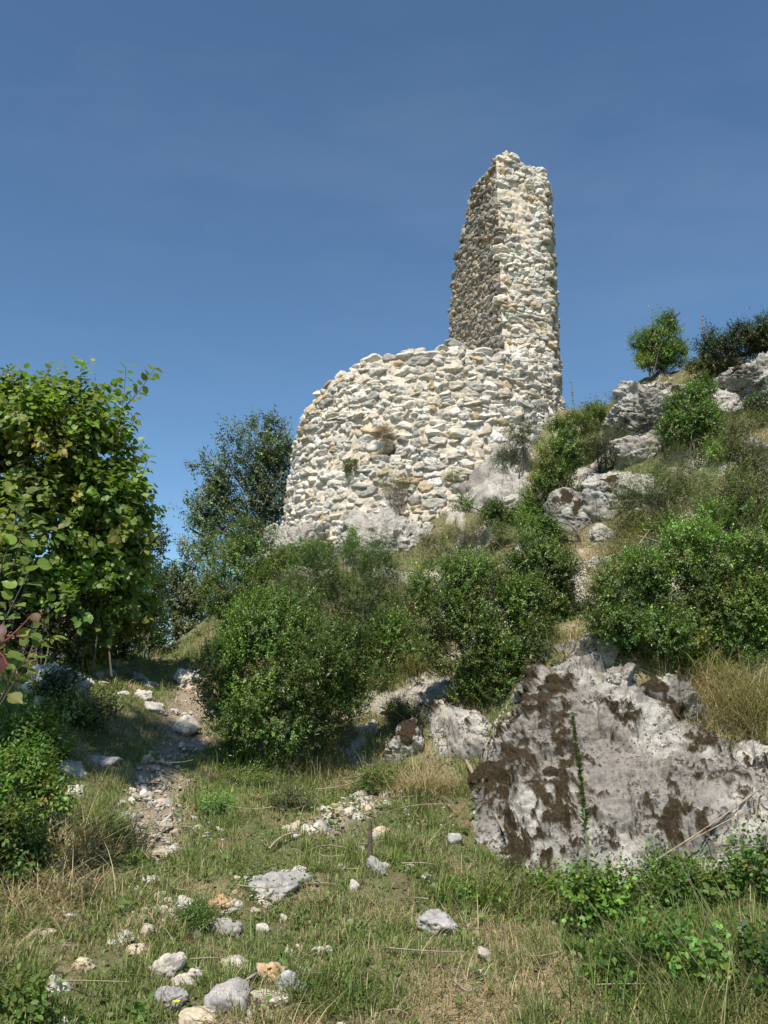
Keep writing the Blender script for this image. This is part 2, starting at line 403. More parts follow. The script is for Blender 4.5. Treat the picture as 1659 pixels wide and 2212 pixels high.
# ------------------------------------------------------------------ rubble stones: many-faced rounded blocks
def icosphere(sub):
    t = (1 + 5 ** .5) / 2
    v = [(-1,t,0),(1,t,0),(-1,-t,0),(1,-t,0),(0,-1,t),(0,1,t),(0,-1,-t),(0,1,-t),(t,0,-1),(t,0,1),(-t,0,-1),(-t,0,1)]
    f = [(0,11,5),(0,5,1),(0,1,7),(0,7,10),(0,10,11),(1,5,9),(5,11,4),(11,10,2),(10,7,6),(7,1,8),(3,9,4),(3,4,2),(3,2,6),(3,6,8),(3,8,9),(4,9,5),(2,4,11),(6,2,10),(8,6,7),(9,8,1)]
    v = [np.array(p) / np.linalg.norm(p) for p in v]
    for _ in range(sub):
        cache = {}; nf = []
        def mid(a, b):
            k = (min(a, b), max(a, b))
            if k not in cache:
                q = v[a] + v[b]; v.append(q / np.linalg.norm(q)); cache[k] = len(v) - 1
            return cache[k]
        for a, b, c_ in f:
            x, y, z = mid(a, b), mid(b, c_), mid(c_, a); nf += [(a, x, z), (b, y, x), (c_, z, y), (x, y, z)]
        f = nf
    return np.array(v), np.array(f)
ICO = {k: icosphere(k) for k in (1, 2, 3, 4, 5, 6)}

def rocks(centres, frames, half, sub=3, sharp=16, boxy=0.22, cut=(0.95, 1.35), rough=0.06, seed=1, nf=9.0, ncut=6, faced=False):
    """N angular blocks; frames (N,3,3) rows = local axes, half (N,3) half sizes -> verts (N*k,3), tris"""
    r = np.random.default_rng(seed); U, T = ICO[sub]; N = len(centres)
    B = np.array([(1,0,0),(-1,0,0),(0,1,0),(0,-1,0),(0,0,1),(0,0,-1)], float)
    nb = unit(B[None] + r.normal(0, boxy, (N, 6, 3))); db = r.uniform(0.85, 1.08, (N, 6))
    nc = r.normal(0, 1, (N, ncut, 3))
    if faced: nc[..., 2] = r.uniform(-.2, .42, (N, ncut)) * np.linalg.norm(nc[..., :2], axis=-1)
    nc = unit(nc); dc = r.uniform(cut[0], cut[1], (N, ncut))
    n_ = np.concatenate([nb, nc], 1); d_ = np.concatenate([db, dc], 1)
    S = np.zeros((N, len(U)))
    for k in range(n_.shape[1]):
        q = np.maximum(n_[:, k] @ U.T, 0) / d_[:, k:k + 1]; S += q ** sharp
    R = np.minimum(S ** (-1.0 / sharp), 1.4)
    L = R[..., None] * U[None] * np.asarray(half)[:, None]
    V = np.einsum('nvk,nkj->nvj', L, frames)
    out = V + np.asarray(centres)[:, None]
    flat = out.reshape(-1, 3)
    dis = fbm(flat * nf, 3) * rough + (0.5 - np.abs(fbm(flat * nf * 2.3 + 3, 2))) * rough * 0.6 + fbm(flat * nf * 5, 2) * rough * 0.35
    sc = np.repeat(np.asarray(half).mean(1), len(U))
    flat = flat + unit(V.reshape(-1, 3)) * (dis * sc * 1.6)[:, None]
    F = (T[None] + np.arange(N)[:, None, None] * len(U)).reshape(-1, 3)
    return flat, F, len(U)

def frame_from(t, n_):
    """rows: along, up, out"""
    n_ = unit(n_); t = unit(t - n_ * (t * n_).sum(-1, keepdims=True)); return np.stack([t, np.cross(n_, t), n_], -2)

def spin(fr, ang):
    c_, s_ = np.cos(ang)[:, None], np.sin(ang)[:, None]; a, b_, n_ = fr[:, 0], fr[:, 1], fr[:, 2]
    return np.stack([c_ * a + s_ * b_, -s_ * a + c_ * b_, n_], 1)

# ------------------------------------------------------------------ the ruined tower
TC = np.array((1.0, 17.5))
def RT(z): return np.where(z < 7.9, 2.75 + 0.115 * (7.9 - z), 2.75 - 0.01 * (z - 7.9))
def rim(phi):
    """height of the broken wall head round the drum; phi in radians, -pi/2 faces the photographer"""
    d = np.degrees(np.asarray(phi, float)); d = np.where(d > 60, d - 360, d)
    z = np.interp(d, [-300, -230, -180, -170, -160, -150, -141, -130, -110, -90, -70, -30, 60], [7.2, 7.0, 6.95, 7.12, 7.42, 7.62, 7.76, 7.94, 8.06, 8.10, 8.16, 8.1, 7.6])
    return z + 0.04 * np.sin(d * .31 + 1) + 0.03 * np.sin(d * .77)
WHITE = np.array((0.70, 0.66, 0.585)); CREAM = np.array((0.66, 0.59, 0.48)); GREY = np.array((0.44, 0.415, 0.37)); OCHRE = np.array((0.58, 0.46, 0.30)); PALE = np.array((0.78, 0.75, 0.69))
def stone_cols(N, r, probs=(0.40, 0.27, 0.18, 0.06, 0.09), mul=1.0):
    pal = np.stack([WHITE, CREAM, GREY, OCHRE, PALE]); k = r.choice(5, N, p=probs)
    c_ = pal[k] * r.uniform(0.82, 1.12, (N, 1)); return np.clip(c_ * mul, 0, 0.82)

def lay(S0, S1, T0, topf, hrange, wrange, r, skip=None):
    """coursed rubble layout on a strip: centres s,t and sizes w,h"""
    out = []; t = T0; tm = T0
    while t < 14:
        hh = r.uniform(*hrange); s = S0 - r.uniform(0, wrange[1])
        while s < S1:
            ww = r.uniform(*wrange) * r.choice([0.5, 0.75, 1.0, 1.1, 1.45])
            sc, tc = s + ww / 2, t + hh / 2
            tw = tc + 0.07 * math.sin(sc * 1.7 + t * 2) + 0.03 * math.sin(sc * 5.1 + 2 * t)
            if S0 <= sc <= S1 and tw < topf(sc) - 0.3 * hh and not (skip and skip(sc, tw)):
                if hh > 0.75 * hrange[1] and r.random() < 0.28:
                    out.append((sc, tw - hh * .25, ww, hh * .52)); out.append((sc, tw + hh * .25, ww * .95, hh * .52))
                else: out.append((sc, tw, ww, hh))
            s += ww
        t += hh
    return np.array(out)

def wall_part(P, T, N, wh, r, cols, sub, depth=(0.10, 0.15), proud=0.012, njit=.2):
    n_ = len(P)
    half = np.stack([wh[:, 0] * 0.5 * r.uniform(1.02, 1.16, n_), wh[:, 1] * 0.5 * r.uniform(1.02, 1.24, n_), r.uniform(*depth, n_)], 1)
    N2 = unit(N + r.normal(0, njit, (n_, 3)))
    fr = spin(frame_from(T, N2), r.normal(0, 0.17, n_))
    cen = P + N * (-half[:, 2:3] + proud + r.uniform(-0.025, 0.035, (n_, 1)) + 0.02)
    V, F, k = rocks(cen, fr, half, sub=sub, sharp=40, boxy=0.24, cut=(0.78, 1.12), ncut=6, faced=True, rough=0.13, seed=int(r.integers(1e6)), nf=14.0)
    return V, F, np.repeat(cols, k, axis=0)

tower = empty("ruined_tower", (TC[0], TC[1], 5.0), "ruined round tower of pale rubble stone with one tall broken wall fragment", "tower")
r = np.random.default_rng(11)
RM = 2.9
HOLE = hit  # (placed below by angle and height)
hole_phi, hole_z = math.atan2(14.72 - TC[1], at(840, 975, 14.72)[0] - TC[0]), at(840, 975, 14.72)[2]
def skip_hole(s, t): return abs(s / RM - hole_phi) < 0.05 and abs(t - hole_z) < 0.12
L1 = lay(-math.pi * RM * 1.0, 0.10 * RM, 3.6, lambda s: rim(s / RM), (0.10, 0.19), (0.13, 0.37), r, skip_hole)
L2 = lay(0.10 * RM, math.pi * RM, 4.4, lambda s: rim(s / RM), (0.18, 0.30), (0.30, 0.58), r)
def drum_pts(L):
    phi = L[:, 0] / RM; R = RT(L[:, 1]); N = np.stack([np.cos(phi), np.sin(phi), np.full(len(phi), 0.11)], 1)
    P = np.stack([TC[0] + R * np.cos(phi), TC[1] + R * np.sin(phi), L[:, 1]], 1); T = np.stack([-np.sin(phi), np.cos(phi), 0 * phi], 1)
    return P, T, unit(N)
parts = []
for L, sub in ((L1, 3), (L2, 2)):
    P, T, N = drum_pts(L); parts.append(wall_part(P, T, N, L[:, 2:4], r, stone_cols(len(L), r), sub))
# loose wall-head stones
ph = np.radians(np.arange(-200, 10, 4.6)); ph = ph + r.normal(0, .02, len(ph)); zz = rim(ph) + r.uniform(-.05, .06, len(ph))
Rr = RT(zz) - r.uniform(.12, .3, len(ph)); P = np.stack([TC[0] + Rr * np.cos(ph), TC[1] + Rr * np.sin(ph), zz], 1)
N = np.stack([np.cos(ph), np.sin(ph), 0 * ph], 1); T = np.stack([-np.sin(ph), np.cos(ph), 0 * ph], 1)
fr = spin(frame_from(T, N), r.normal(0, .25, len(ph))); hf = np.stack([r.uniform(.09, .20, len(ph)), r.uniform(.05, .11, len(ph)), r.uniform(.1, .2, len(ph))], 1)
V, F, k = rocks(P, fr, hf, 3, 14, .28, seed=5); parts.append((V, F, np.repeat(stone_cols(len(ph), r, (0.5, .15, .25, .05, .05)), k, axis=0)))
# mortar drum, wall head and inner floor
ns, ntt = 520, 150
pg = np.linspace(-math.pi, math.pi, ns, endpoint=False); tg = np.linspace(0, 1, ntt)
pp, tt = np.meshgrid(pg, tg); zt = 3.6 + (rim(pp) - 0.05 - 3.6) * tt
Rg = RT(zt) - 0.004
V0 = np.stack([TC[0] + Rg * np.cos(pp), TC[1] + Rg * np.sin(pp), zt], -1).reshape(-1, 3)
hd = np.exp(-(((pp.ravel() - hole_phi) * RM / 0.11) ** 2 + ((zt.ravel() - hole_z) / 0.10) ** 2) ** 2)
dsp = 0.045 * fbm(V0 * 4.5, 4) + 0.02 * fbm(V0 * 18, 2) - 0.45 * hd
V0[:, 0] += np.cos(pp.ravel()) * dsp; V0[:, 1] += np.sin(pp.ravel()) * dsp
i0 = (np.arange(ntt - 1)[:, None] * ns + np.arange(ns)[None]); i1 = (np.arange(ntt - 1)[:, None] * ns + (np.arange(ns)[None] + 1) % ns)
Fm = np.stack([i0, i1, i1 + ns, i0 + ns], -1).reshape(-1, 4)
rings = []
for q, dz in ((0.9, .0), (0.72, -.03), (0.4, -.1), (0.02, -.12)):
    rings.append(np.stack([TC[0] + 2.7 * q * np.cos(pg), TC[1] + 2.7 * q * np.sin(pg), rim(pg) * (q > .6) + 7.9 * (q <= .6) - 0.05 + dz + 0.03 * np.sin(pg * 23 * q)], 1))
Vc = np.concatenate([V0[-ns:]] + rings); ic = (np.arange(4)[:, None] * ns + np.arange(ns)[None]); ic1 = (np.arange(4)[:, None] * ns + (np.arange(ns)[None] + 1) % ns)
Fc = np.stack([ic, ic1, ic1 + ns, ic + ns], -1).reshape(-1, 4)
MORT = np.array((0.68, 0.59, 0.475))
parts += [(V0, Fm, MORT), (Vc, Fc, MORT)]
V, Fl, Cc = join(parts)
round_wall = mk("round_wall", V, Fl, M['wall_stone'], tower, cols=Cc)

# the tall fragment
A_, B_, D_ = np.array((2.40, 16.0)), np.array((3.50, 16.36)), np.array((1.50, 18.42))
arc = [TC + 2.75 * np.array((math.cos(a), math.sin(a))) for a in np.radians(np.linspace(-24, 22, 8))]
C_ = arc[-1]
top_left = lambda u: np.interp(u, [0, .1, .114, .25, .50, .53, .60, .65, .74, .80, .86, .93, 1.0], [13.18, 13.02, 12.95, 13.0, 12.95, 12.7, 12.35, 12.25, 12.0, 11.55, 11.4, 10.7, 9.6])
top_front = lambda u: np.interp(u, [0, .32, .48, .62, .72, 1.0], [13.14, 13.18, 13.08, 12.98, 12.99, 13.08])
top_right = lambda u: np.interp(u, [0, .3, .6, 1], [13.05, 12.7, 12.4, 11.6])
top_back = lambda u: np.interp(u, [0, .5, 1], [11.6, 11.0, 10.2])
poly = [A_, B_] + arc[1:] + [D_]
def flare(z): return 0.62 * (1 - sstep(7.7, 9.4, z)) ** 1.4
def face_map(a, b_, out_n, flared):
    ab = b_ - a; Lf = np.linalg.norm(ab); tdir = ab / Lf
    def f(s, t):
        off = flare(t) * np.clip(1 - s / Lf, 0, 1) ** .6 if flared else 0 * t
        P = np.stack([a[0] + tdir[0] * s + out_n[0] * off, a[1] + tdir[1] * s + out_n[1] * off, t], 1)
        return P, np.tile(np.array((tdir[0], tdir[1], 0)), (len(s), 1)), np.tile(np.array((out_n[0], out_n[1], 0)), (len(s), 1))
    return f, Lf
nrm = lambda a, b_: np.array(((b_ - a)[1], -(b_ - a)[0])) / np.linalg.norm(b_ - a)
parts = []
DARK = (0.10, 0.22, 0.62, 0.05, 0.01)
# end face (bright, repointed)
f, Lf = face_map(A_, B_, nrm(A_, B_), True)
def skip_top(s, t):  # smeared mortar high on the face, few stones there
    u = s / Lf; return (11.15 < t < 12.55 and 0.02 < u < 0.62 and (math.sin(s * 37 + t * 19) > -0.55))
L = lay(0.07, Lf - .03, 7.4, lambda s: top_front(np.clip(s / Lf, 0, 1)) + 0.03, (0.085, 0.155), (0.12, 0.29), r, skip_top)
P, T, N = f(L[:, 0], L[:, 1]); parts.append(wall_part(P, T, N, L[:, 2:4], r, stone_cols(len(L), r, (0.46, 0.24, 0.14, 0.07, 0.09)), 3, (0.08, 0.12), 0.012, .12))
# inner face (grey, weathered)
f, Lf = face_map(D_, A_, nrm(D_, A_), False)
L = lay(0, Lf - .03, 7.4, lambda s: top_left(np.clip(1 - s / Lf, 0, 1)) + 0.03, (0.08, 0.14), (0.10, 0.25), r)
P, T, N = f(L[:, 0], L[:, 1])
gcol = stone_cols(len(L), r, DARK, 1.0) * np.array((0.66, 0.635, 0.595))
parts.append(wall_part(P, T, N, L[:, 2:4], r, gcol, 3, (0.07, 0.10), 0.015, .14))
# outer curved face
La = 2.75 * math.radians(46)
L = lay(0, La, 7.0, lambda s: top_right(np.clip(s / La, 0, 1)), (0.12, 0.2), (0.16, 0.34), r)
phi = math.radians(-24) + L[:, 0] / 2.75
P = np.stack([TC[0] + 2.75 * np.cos(phi), TC[1] + 2.75 * np.sin(phi), L[:, 1]], 1); N = np.stack([np.cos(phi), np.sin(phi), 0 * phi], 1); T = np.stack([-np.sin(phi), np.cos(phi), 0 * phi], 1)
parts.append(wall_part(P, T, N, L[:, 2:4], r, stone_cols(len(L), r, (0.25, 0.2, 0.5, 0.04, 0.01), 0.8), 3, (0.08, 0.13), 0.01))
f, Lf = face_map(C_, D_, nrm(C_, D_), False)
L = lay(0, Lf, 7.4, lambda s: top_back(np.clip(s / Lf, 0, 1)), (0.12, 0.2), (0.18, 0.36), r)
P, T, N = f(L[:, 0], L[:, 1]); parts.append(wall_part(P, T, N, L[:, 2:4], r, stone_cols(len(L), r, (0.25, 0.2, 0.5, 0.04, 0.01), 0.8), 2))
# mortar core: rings of the plan outline up to each side's broken top, then a rubble head
def core():
    cols_ = []; pts = []; tops = []; nors = []; fl = []; cc = []
    def seg(a, b_, topf, n, flared, colr):
        nn = nrm(a, b_)
        for u in np.linspace(0, 1, n, endpoint=False):
            pts.append(a + (b_ - a) * u); tops.append(float(topf(u))); nors.append(nn); fl.append(flared * (1 - u) ** .6); cc.append(colr)
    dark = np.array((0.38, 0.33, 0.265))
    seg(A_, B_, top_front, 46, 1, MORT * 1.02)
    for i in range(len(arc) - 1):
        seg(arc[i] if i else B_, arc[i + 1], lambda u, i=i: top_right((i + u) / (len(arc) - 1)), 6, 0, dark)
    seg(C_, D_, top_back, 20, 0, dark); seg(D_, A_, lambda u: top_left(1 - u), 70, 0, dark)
    pts = np.array(pts); tops = np.array(tops) - 0.03; nors = np.array(nors); fl = np.array(fl); cc = np.array(cc); n = len(pts); nz = 230
    tz = np.linspace(0, 1, nz)[:, None]; Z = 7.2 + (tops[None] - 7.2) * tz
    off = -0.012 + flare(Z) * fl[None]
    X = pts[None, :, 0] + nors[None, :, 0] * off; Y = pts[None, :, 1] + nors[None, :, 1] * off
    V = np.stack([X, Y, Z], -1).reshape(-1, 3); d = 0.04 * fbm(V * 5, 4) + 0.03 * fbm(V * 16, 3)
    V[:, :2] += np.tile(nors, (nz, 1)) * d[:, None]
    a = np.arange(nz - 1)[:, None] * n + np.arange(n)[None]; b_ = np.arange(nz - 1)[:, None] * n + (np.arange(n)[None] + 1) % n
    F = np.stack([a, b_, b_ + n, a + n], -1).reshape(-1, 4); Cl = np.tile(cc, (nz, 1))
    cen = pts.mean(0); base = V[-n:]; Vs = [V]; Fs = [F]; Cs = [Cl]; st = len(V) - n
    for q in (0.8, 0.5, 0.2, 0.01):
        P = np.concatenate([cen + (base[:, :2] - cen) * q, (base[:, 2] * q + 11.6 * (1 - q))[:, None]], 1); P[:, 2] += 0.05 * fbm(P * 6, 3)
        s2 = sum(map(len, Vs)); Vs.append(P); Cs.append(cc)
        k = np.arange(n); Fs.append(np.stack([st + k, st + (k + 1) % n, s2 + (k + 1) % n, s2 + k], 1)); st = s2
    return np.concatenate(Vs), np.concatenate(Fs), np.concatenate(Cs)
parts.append(core())
V, Fl, Cc = join(parts)
fragment = mk("wall_fragment", V, Fl, M['wall_stone'], tower, cols=Cc)
fragment['label'] = "tall slender wall fragment, bright on its broken end and grey on its side"

# ------------------------------------------------------------------ bedrock outcrops
def poly_sd(px, py, poly):
    poly = np.asarray(poly, float); best = np.full(px.shape, 1e9); inside = np.zeros(px.shape, bool)
    for a, b in zip(poly, np.roll(poly, -1, 0)):
        ab = b - a; t = np.clip(((px - a[0]) * ab[0] + (py - a[1]) * ab[1]) / (ab @ ab), 0, 1)
        best = np.minimum(best, np.hypot(px - a[0] - t * ab[0], py - a[1] - t * ab[1]))
        c_ = (a[1] > py) != (b[1] > py); xi = a[0] + (py - a[1]) * ab[0] / (ab[1] if ab[1] else 1e-9); inside ^= c_ & (px < xi)
    return np.where(inside, best, -best)

def outcrop(name, poly, thick, label, cat="rock", group=None, step=3.2, edge=0.25, colr=(0.54, 0.50, 0.445), grey=0.5, moss=0.0, mossat=(), crag=1.0, blocks=0.07, mat='rock', seed=0):
    poly = np.asarray(poly, float); mg = 26
    ux = np.arange(poly[:, 0].min() - mg, poly[:, 0].max() + mg, step); uy = np.arange(poly[:, 1].min() - mg, poly[:, 1].max() + mg, step)
    X, Y = np.meshgrid(ux, uy); P, ok = hit(X.ravel(), Y.ravel()); sd_ = poly_sd(X.ravel(), Y.ravel(), poly) / FP * P[:, 1]
    S = P + 13.7 * seed
    sd_ = sd_ + 0.09 * fbm(S * 3.0, 3) + 0.03 * fbm(S * 11, 2)
    prof = thick * (1 - np.exp(-np.maximum(sd_, 0) / edge)) + np.where(sd_ < 0, np.maximum(sd_ * 2.2, -0.3), 0)
    N = hnorm(P[:, 0], P[:, 1]); on = np.clip(sd_ / 0.1, 0, 1)
    d = crag * (facets(S, blocks) + 0.07 * fbm(S * 1.3, 3) + 0.020 * fbm(S * 7, 4) + 0.012 * fbm(S * 28, 3))
    V = P + N * (prof + on * d)[:, None]
    # colour of the stone itself: grey weathered skin, whiter where it has flaked
    g = sstep(-0.25, 0.35, fbm(S * 1.6 + 40, 4) + (grey - 0.5)); white = np.array((0.54, 0.51, 0.46)); gr = np.array(colr) * 0.54
    cols = white + (gr - white) * g[:, None]
    ms = np.zeros(len(P))
    if moss or len(mossat):
        reg = np.full(len(P), moss)
        for (mxp, myp, mr, ma) in mossat: reg = np.maximum(reg, ma * np.exp(-((X.ravel() - mxp) ** 2 + (Y.ravel() - myp) ** 2) / (2 * mr * mr)))
        mn = fbm(S * np.array((5.2, 2.4, 2.4)) + 8, 5, 0.68) ; ms = sstep(-0.03, 0.20, reg + 0.55 * mn + 0.42 * fbm(S * 11 + 3, 4, .7) - 0.44)
        V = V + N * (ms * (0.022 + 0.02 * fbm(S * 30, 2)) * on)[:, None]
    nx_, ny_ = len(ux), len(uy); ii = (np.arange(ny_ - 1)[:, None] * nx_ + np.arange(nx_ - 1)[None]).ravel()
    F = np.stack([ii, ii + nx_, ii + nx_ + 1, ii + 1], 1)
    keep = ok & (sd_ > -0.2)
    # drop sheets that would bridge a jump in depth
    dy = P[F][:, :, 1].max(1) - P[F][:, :, 1].min(1); F = F[keep[F].all(1) & (dy < 0.9)]
    used = np.unique(F); idx = np.full(len(V), -1); idx[used] = np.arange(len(used))
    org = V[used].mean(0)
    o = mk(name, V[used], idx[F], M[mat], cols=cols[used], attrs={'moss': ms[used]}, origin=org)
    return tag(o, label, cat, group)

slab_poly = [(1110,1500),(1160,1410),(1240,1378),(1300,1395),(1330,1470),(1400,1500),(1480,1560),(1560,1590),(1720,1610),(1730,1900),(1560,1880),(1400,1915),(1250,1925),(1110,1895),(1035,1815),(1010,1720),(1030,1650),(1070,1560)]
outcrop("limestone_slab", slab_poly, 0.26, "great grey limestone slab spotted with dark lichen and brown moss, lower on the slope", step=2.4, edge=0.22, grey=0.70, blocks=0.085, crag=1.0,
        moss=.05, mossat=[(1180,1450,45,.72),(1215,1490,42,.74),(1150,1560,50,.68),(1110,1640,80,.66),(1170,1700,80,.60),(1090,1740,80,.66),(1130,1830,80,.62),(1210,1800,80,.56),(1060,1850,60,.5),(1235,1600,34,.55),(1060,1640,60,.72),(1040,1700,60,.7),(1310,1860,40,.35),(1580,1690,60,.48),(1480,1810,60,.5),(1510,1590,60,.55),(1290,1790,16,.6),(1310,1590,50,.36)], seed=1)
def crag_boulder(name, px, py, w, hgt, label, group=None, moss=.1, grey=.6, mat='rock', amp=.05, seed=0, sink=.35, depth=.8, tilt=(0, 0, 0), cat="rock", sub=5):
    g = hit1(px, py + hgt * .35); k = g[1] / FP; r_ = np.random.default_rng(seed)
    half = np.array([[w * k * .55, .5 * (w + hgt) * .5 * k * depth, hgt * k * .62]]); N = unit(np.array((0.0, -.25, 1.)) + tilt); fr = frame_from(np.array([[1., 0, 0]]), N[None])
    c_ = g + N * half[0, 2] * (1 - 2 * sink) + np.array((0, half[0, 1] * .35, 0))
    V, F, _ = rocks(c_[None], fr, half, sub, 26, .3, (.72, 1.1), .05, seed, nf=3.0, ncut=6)
    S = V + seed * 13.1; dirs = unit(V - c_); V = V + dirs * (facets(S, amp) + .012 * fbm(S * 24, 3))[:, None]
    gm = sstep(-.25, .35, fbm(S * 1.8 + 40, 4) + (grey - .5)); cols = np.array((.54, .51, .46)) + (np.array((.31, .285, .25)) - np.array((.54, .51, .46))) * gm[:, None]
    ms = sstep(.02, .14, moss + .3 * dirs[:, 2] + .6 * fbm(S * 2.6 + 8, 5, .6) - .42)
    return tag(mk(name, V, F, M[mat], cols=cols, attrs={'moss': ms}, origin=g), label, cat, group)
crag_boulder("tilted_block", 1280, 1392, 80, 84, "smooth tilted grey block wedged above the great slab", moss=.0, grey=.8, amp=.015, seed=2, tilt=(.35, -.3, 0))
crag_boulder("cracked_rock", 1336, 1462, 74, 84, "cracked pale rock just right of the tilted block", grey=.45, seed=3)
crag_boulder("blackened_rock", 1455, 1505, 125, 120, "rock blackened with lichen beside dry grass, above the great slab", moss=.26, grey=.9, seed=4, sink=.5, depth=.5)
outcrop("mossy_ledge", [(925,1530),(1000,1515),(1062,1560),(1066,1630),(1000,1655),(935,1620)], 0.20, "low white rock ledge at the left end of the great slab", edge=.14, grey=.35, moss=.22, seed=5)
outcrop("rock_rib", [(875,1470),(910,1450),(940,1500),(925,1560),(890,1540)], 0.14, "narrow mossy rock rib under the hanging grass tuft", edge=.12, grey=.3, moss=.42, seed=6)
outcrop("white_streak_rock", [(742,1680),(738,1620),(770,1575),(812,1565),(800,1620),(772,1690)], 0.10, "crumbling white rock streak at the right foot of the big box bush", edge=.08, grey=.05, moss=.15, mat='pale_rock', seed=7)
crag_boulder("rounded_boulder", 1247, 1104, 104, 90, "rounded grey boulder with a mossy cap halfway up the right slope", moss=.12, grey=.5, amp=.03, seed=8)
crag_boulder("flat_faced_rock", 1335, 1058, 125, 96, "flat-faced pale rock behind the rounded boulder", grey=.5, moss=.05, seed=9, tilt=(.2, -.4, 0))
crag_boulder("broken_ledge", 1388, 968, 100, 70, "broken white ledge under the skyline outcrop's notch", grey=.3, moss=.05, seed=10)
crag_boulder("skyline_outcrop", 1470, 868, 350, 120, "long grey outcrop on the skyline right of the tower, broken by a notch", grey=.45, moss=.06, amp=.085, seed=11, depth=.8, sub=6, sink=.42)
crag_boulder("skyline_crag", 1665, 815, 190, 100, "pale crag on the skyline at the foot of the dark skyline shrubs", grey=.4, moss=.06, amp=.085, seed=12, sub=6, sink=.42)
outcrop("tower_ledge", [(985,1060),(1040,985),(1100,925),(1185,878),(1210,900),(1160,950),(1140,1010),(1150,1090),(1080,1105),(1010,1110)], 0.16, "bare white bedrock ramp climbing along the tower's right foot", edge=.15, grey=.30, mat='pale_rock', blocks=.10, seed=13)
crag_boulder("tower_footing", 850, 1150, 240, 110, "white bedrock footing under the middle of the tower wall", grey=.05, moss=-.2, mat='pale_rock', amp=.13, seed=14, depth=.45, sub=6, sink=.45)
crag_boulder("tower_plinth", 652, 1168, 150, 100, "lumpy white rock plinth jutting out at the tower's left foot", grey=.05, moss=-.2, mat='pale_rock', amp=.13, seed=15, depth=.6, sub=6, sink=.45)
crag_boulder("pale_boulder", 668, 1258, 100, 84, "pale boulder showing between the shrubs below the tower's left foot", grey=.2, moss=.0, mat='pale_rock', seed=16)
for i, (px, py, w_, h_, lb) in enumerate([
    (1228,1236,66,50,"small white ledge beneath the rounded boulder"), (1316,1214,78,36,"low white rock right of the small white ledge, below dry stalks"),
    (1315,1150,46,38,"small white knob of rock at the boulder's lower right"), (1048,1690,56,80,"brown mossy stone step at the slab's left edge"),
    (1205,1175,54,46,"pale stone lump just below the boulder's left side"), (1640,962,70,50,"grey stone shoulder below the skyline at the photo's edge"),
    (1420,1060,50,40,"pale rock fragment among thin twigs right of the flat-faced rock"), (1110,1090,70,44,"white rock at the lower end of the bedrock ramp"),
    (1280,1300,60,34,"small white rock behind the tilted block, among dry stalks"), (880,1600,50,60,"pale rock in dry turf left of the low white ledge"), (845,1640,34,40,"small pale rock in turf right of the white streak")]):
    crag_boulder("slope_rock", px, py, w_, h_, lb, "small rocks breaking through the right slope", moss=.12 if i != 3 else .5, grey=.25, seed=20 + i, sink=.42)

# ------------------------------------------------------------------ loose stones
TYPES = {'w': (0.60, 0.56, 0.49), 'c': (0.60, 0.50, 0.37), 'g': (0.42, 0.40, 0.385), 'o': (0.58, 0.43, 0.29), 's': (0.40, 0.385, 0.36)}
def stone(px, py, w, hgt, ty, label, name="loose_stone", group="loose limestone scattered on path and turf", flat=0.8, rot=0.0, seed=0, round_=False, sink=0.42):
    g = hit1(px, py + hgt * 0.42); k = g[1] / FP; r_ = np.random.default_rng(seed)
    half = np.array([[w * k * .54, w * k * .42 * r_.uniform(.85, 1.15), hgt * k * .58]])
    N = hnorm(g[0:1], g[1:2])[0]; N = unit(N + np.array((0, 0, 1.2)))
    T = np.array((math.cos(rot), math.sin(rot) * .2, -math.sin(rot)))
    fr = frame_from(T[None], N[None]); c_ = g + N * half[0, 2] * (1 - 2 * sink) + np.array((0, half[0, 1] * .4, 0))
    V, F, _ = rocks(c_[None], fr, half, 4 if w > 28 else 3, 9 if round_ else 30, .2 if round_ else .40, (0.95, 1.4) if round_ else (.66, 1.08), 0.10 if round_ else .15, seed, nf=min(7 / max(half.mean() * 5, .2), 22))
    col = np.array(TYPES[ty]) * r_.uniform(.92, 1.06); S = V * 9 + seed
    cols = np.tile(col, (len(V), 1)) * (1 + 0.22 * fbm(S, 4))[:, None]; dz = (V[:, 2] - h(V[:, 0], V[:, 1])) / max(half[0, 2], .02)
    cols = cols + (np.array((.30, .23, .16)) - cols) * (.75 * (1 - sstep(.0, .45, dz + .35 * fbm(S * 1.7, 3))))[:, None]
    if ty == 'o': cols = cols + sstep(0.0, .35, fbm(V * 6 + seed, 3))[:, None] * (np.array((0.56, 0.36, 0.20)) - cols)
    o = mk(name, V, F, M['loose_stone'], cols=np.clip(cols, .02, .82), origin=g); return tag(o, label, "stone", group)

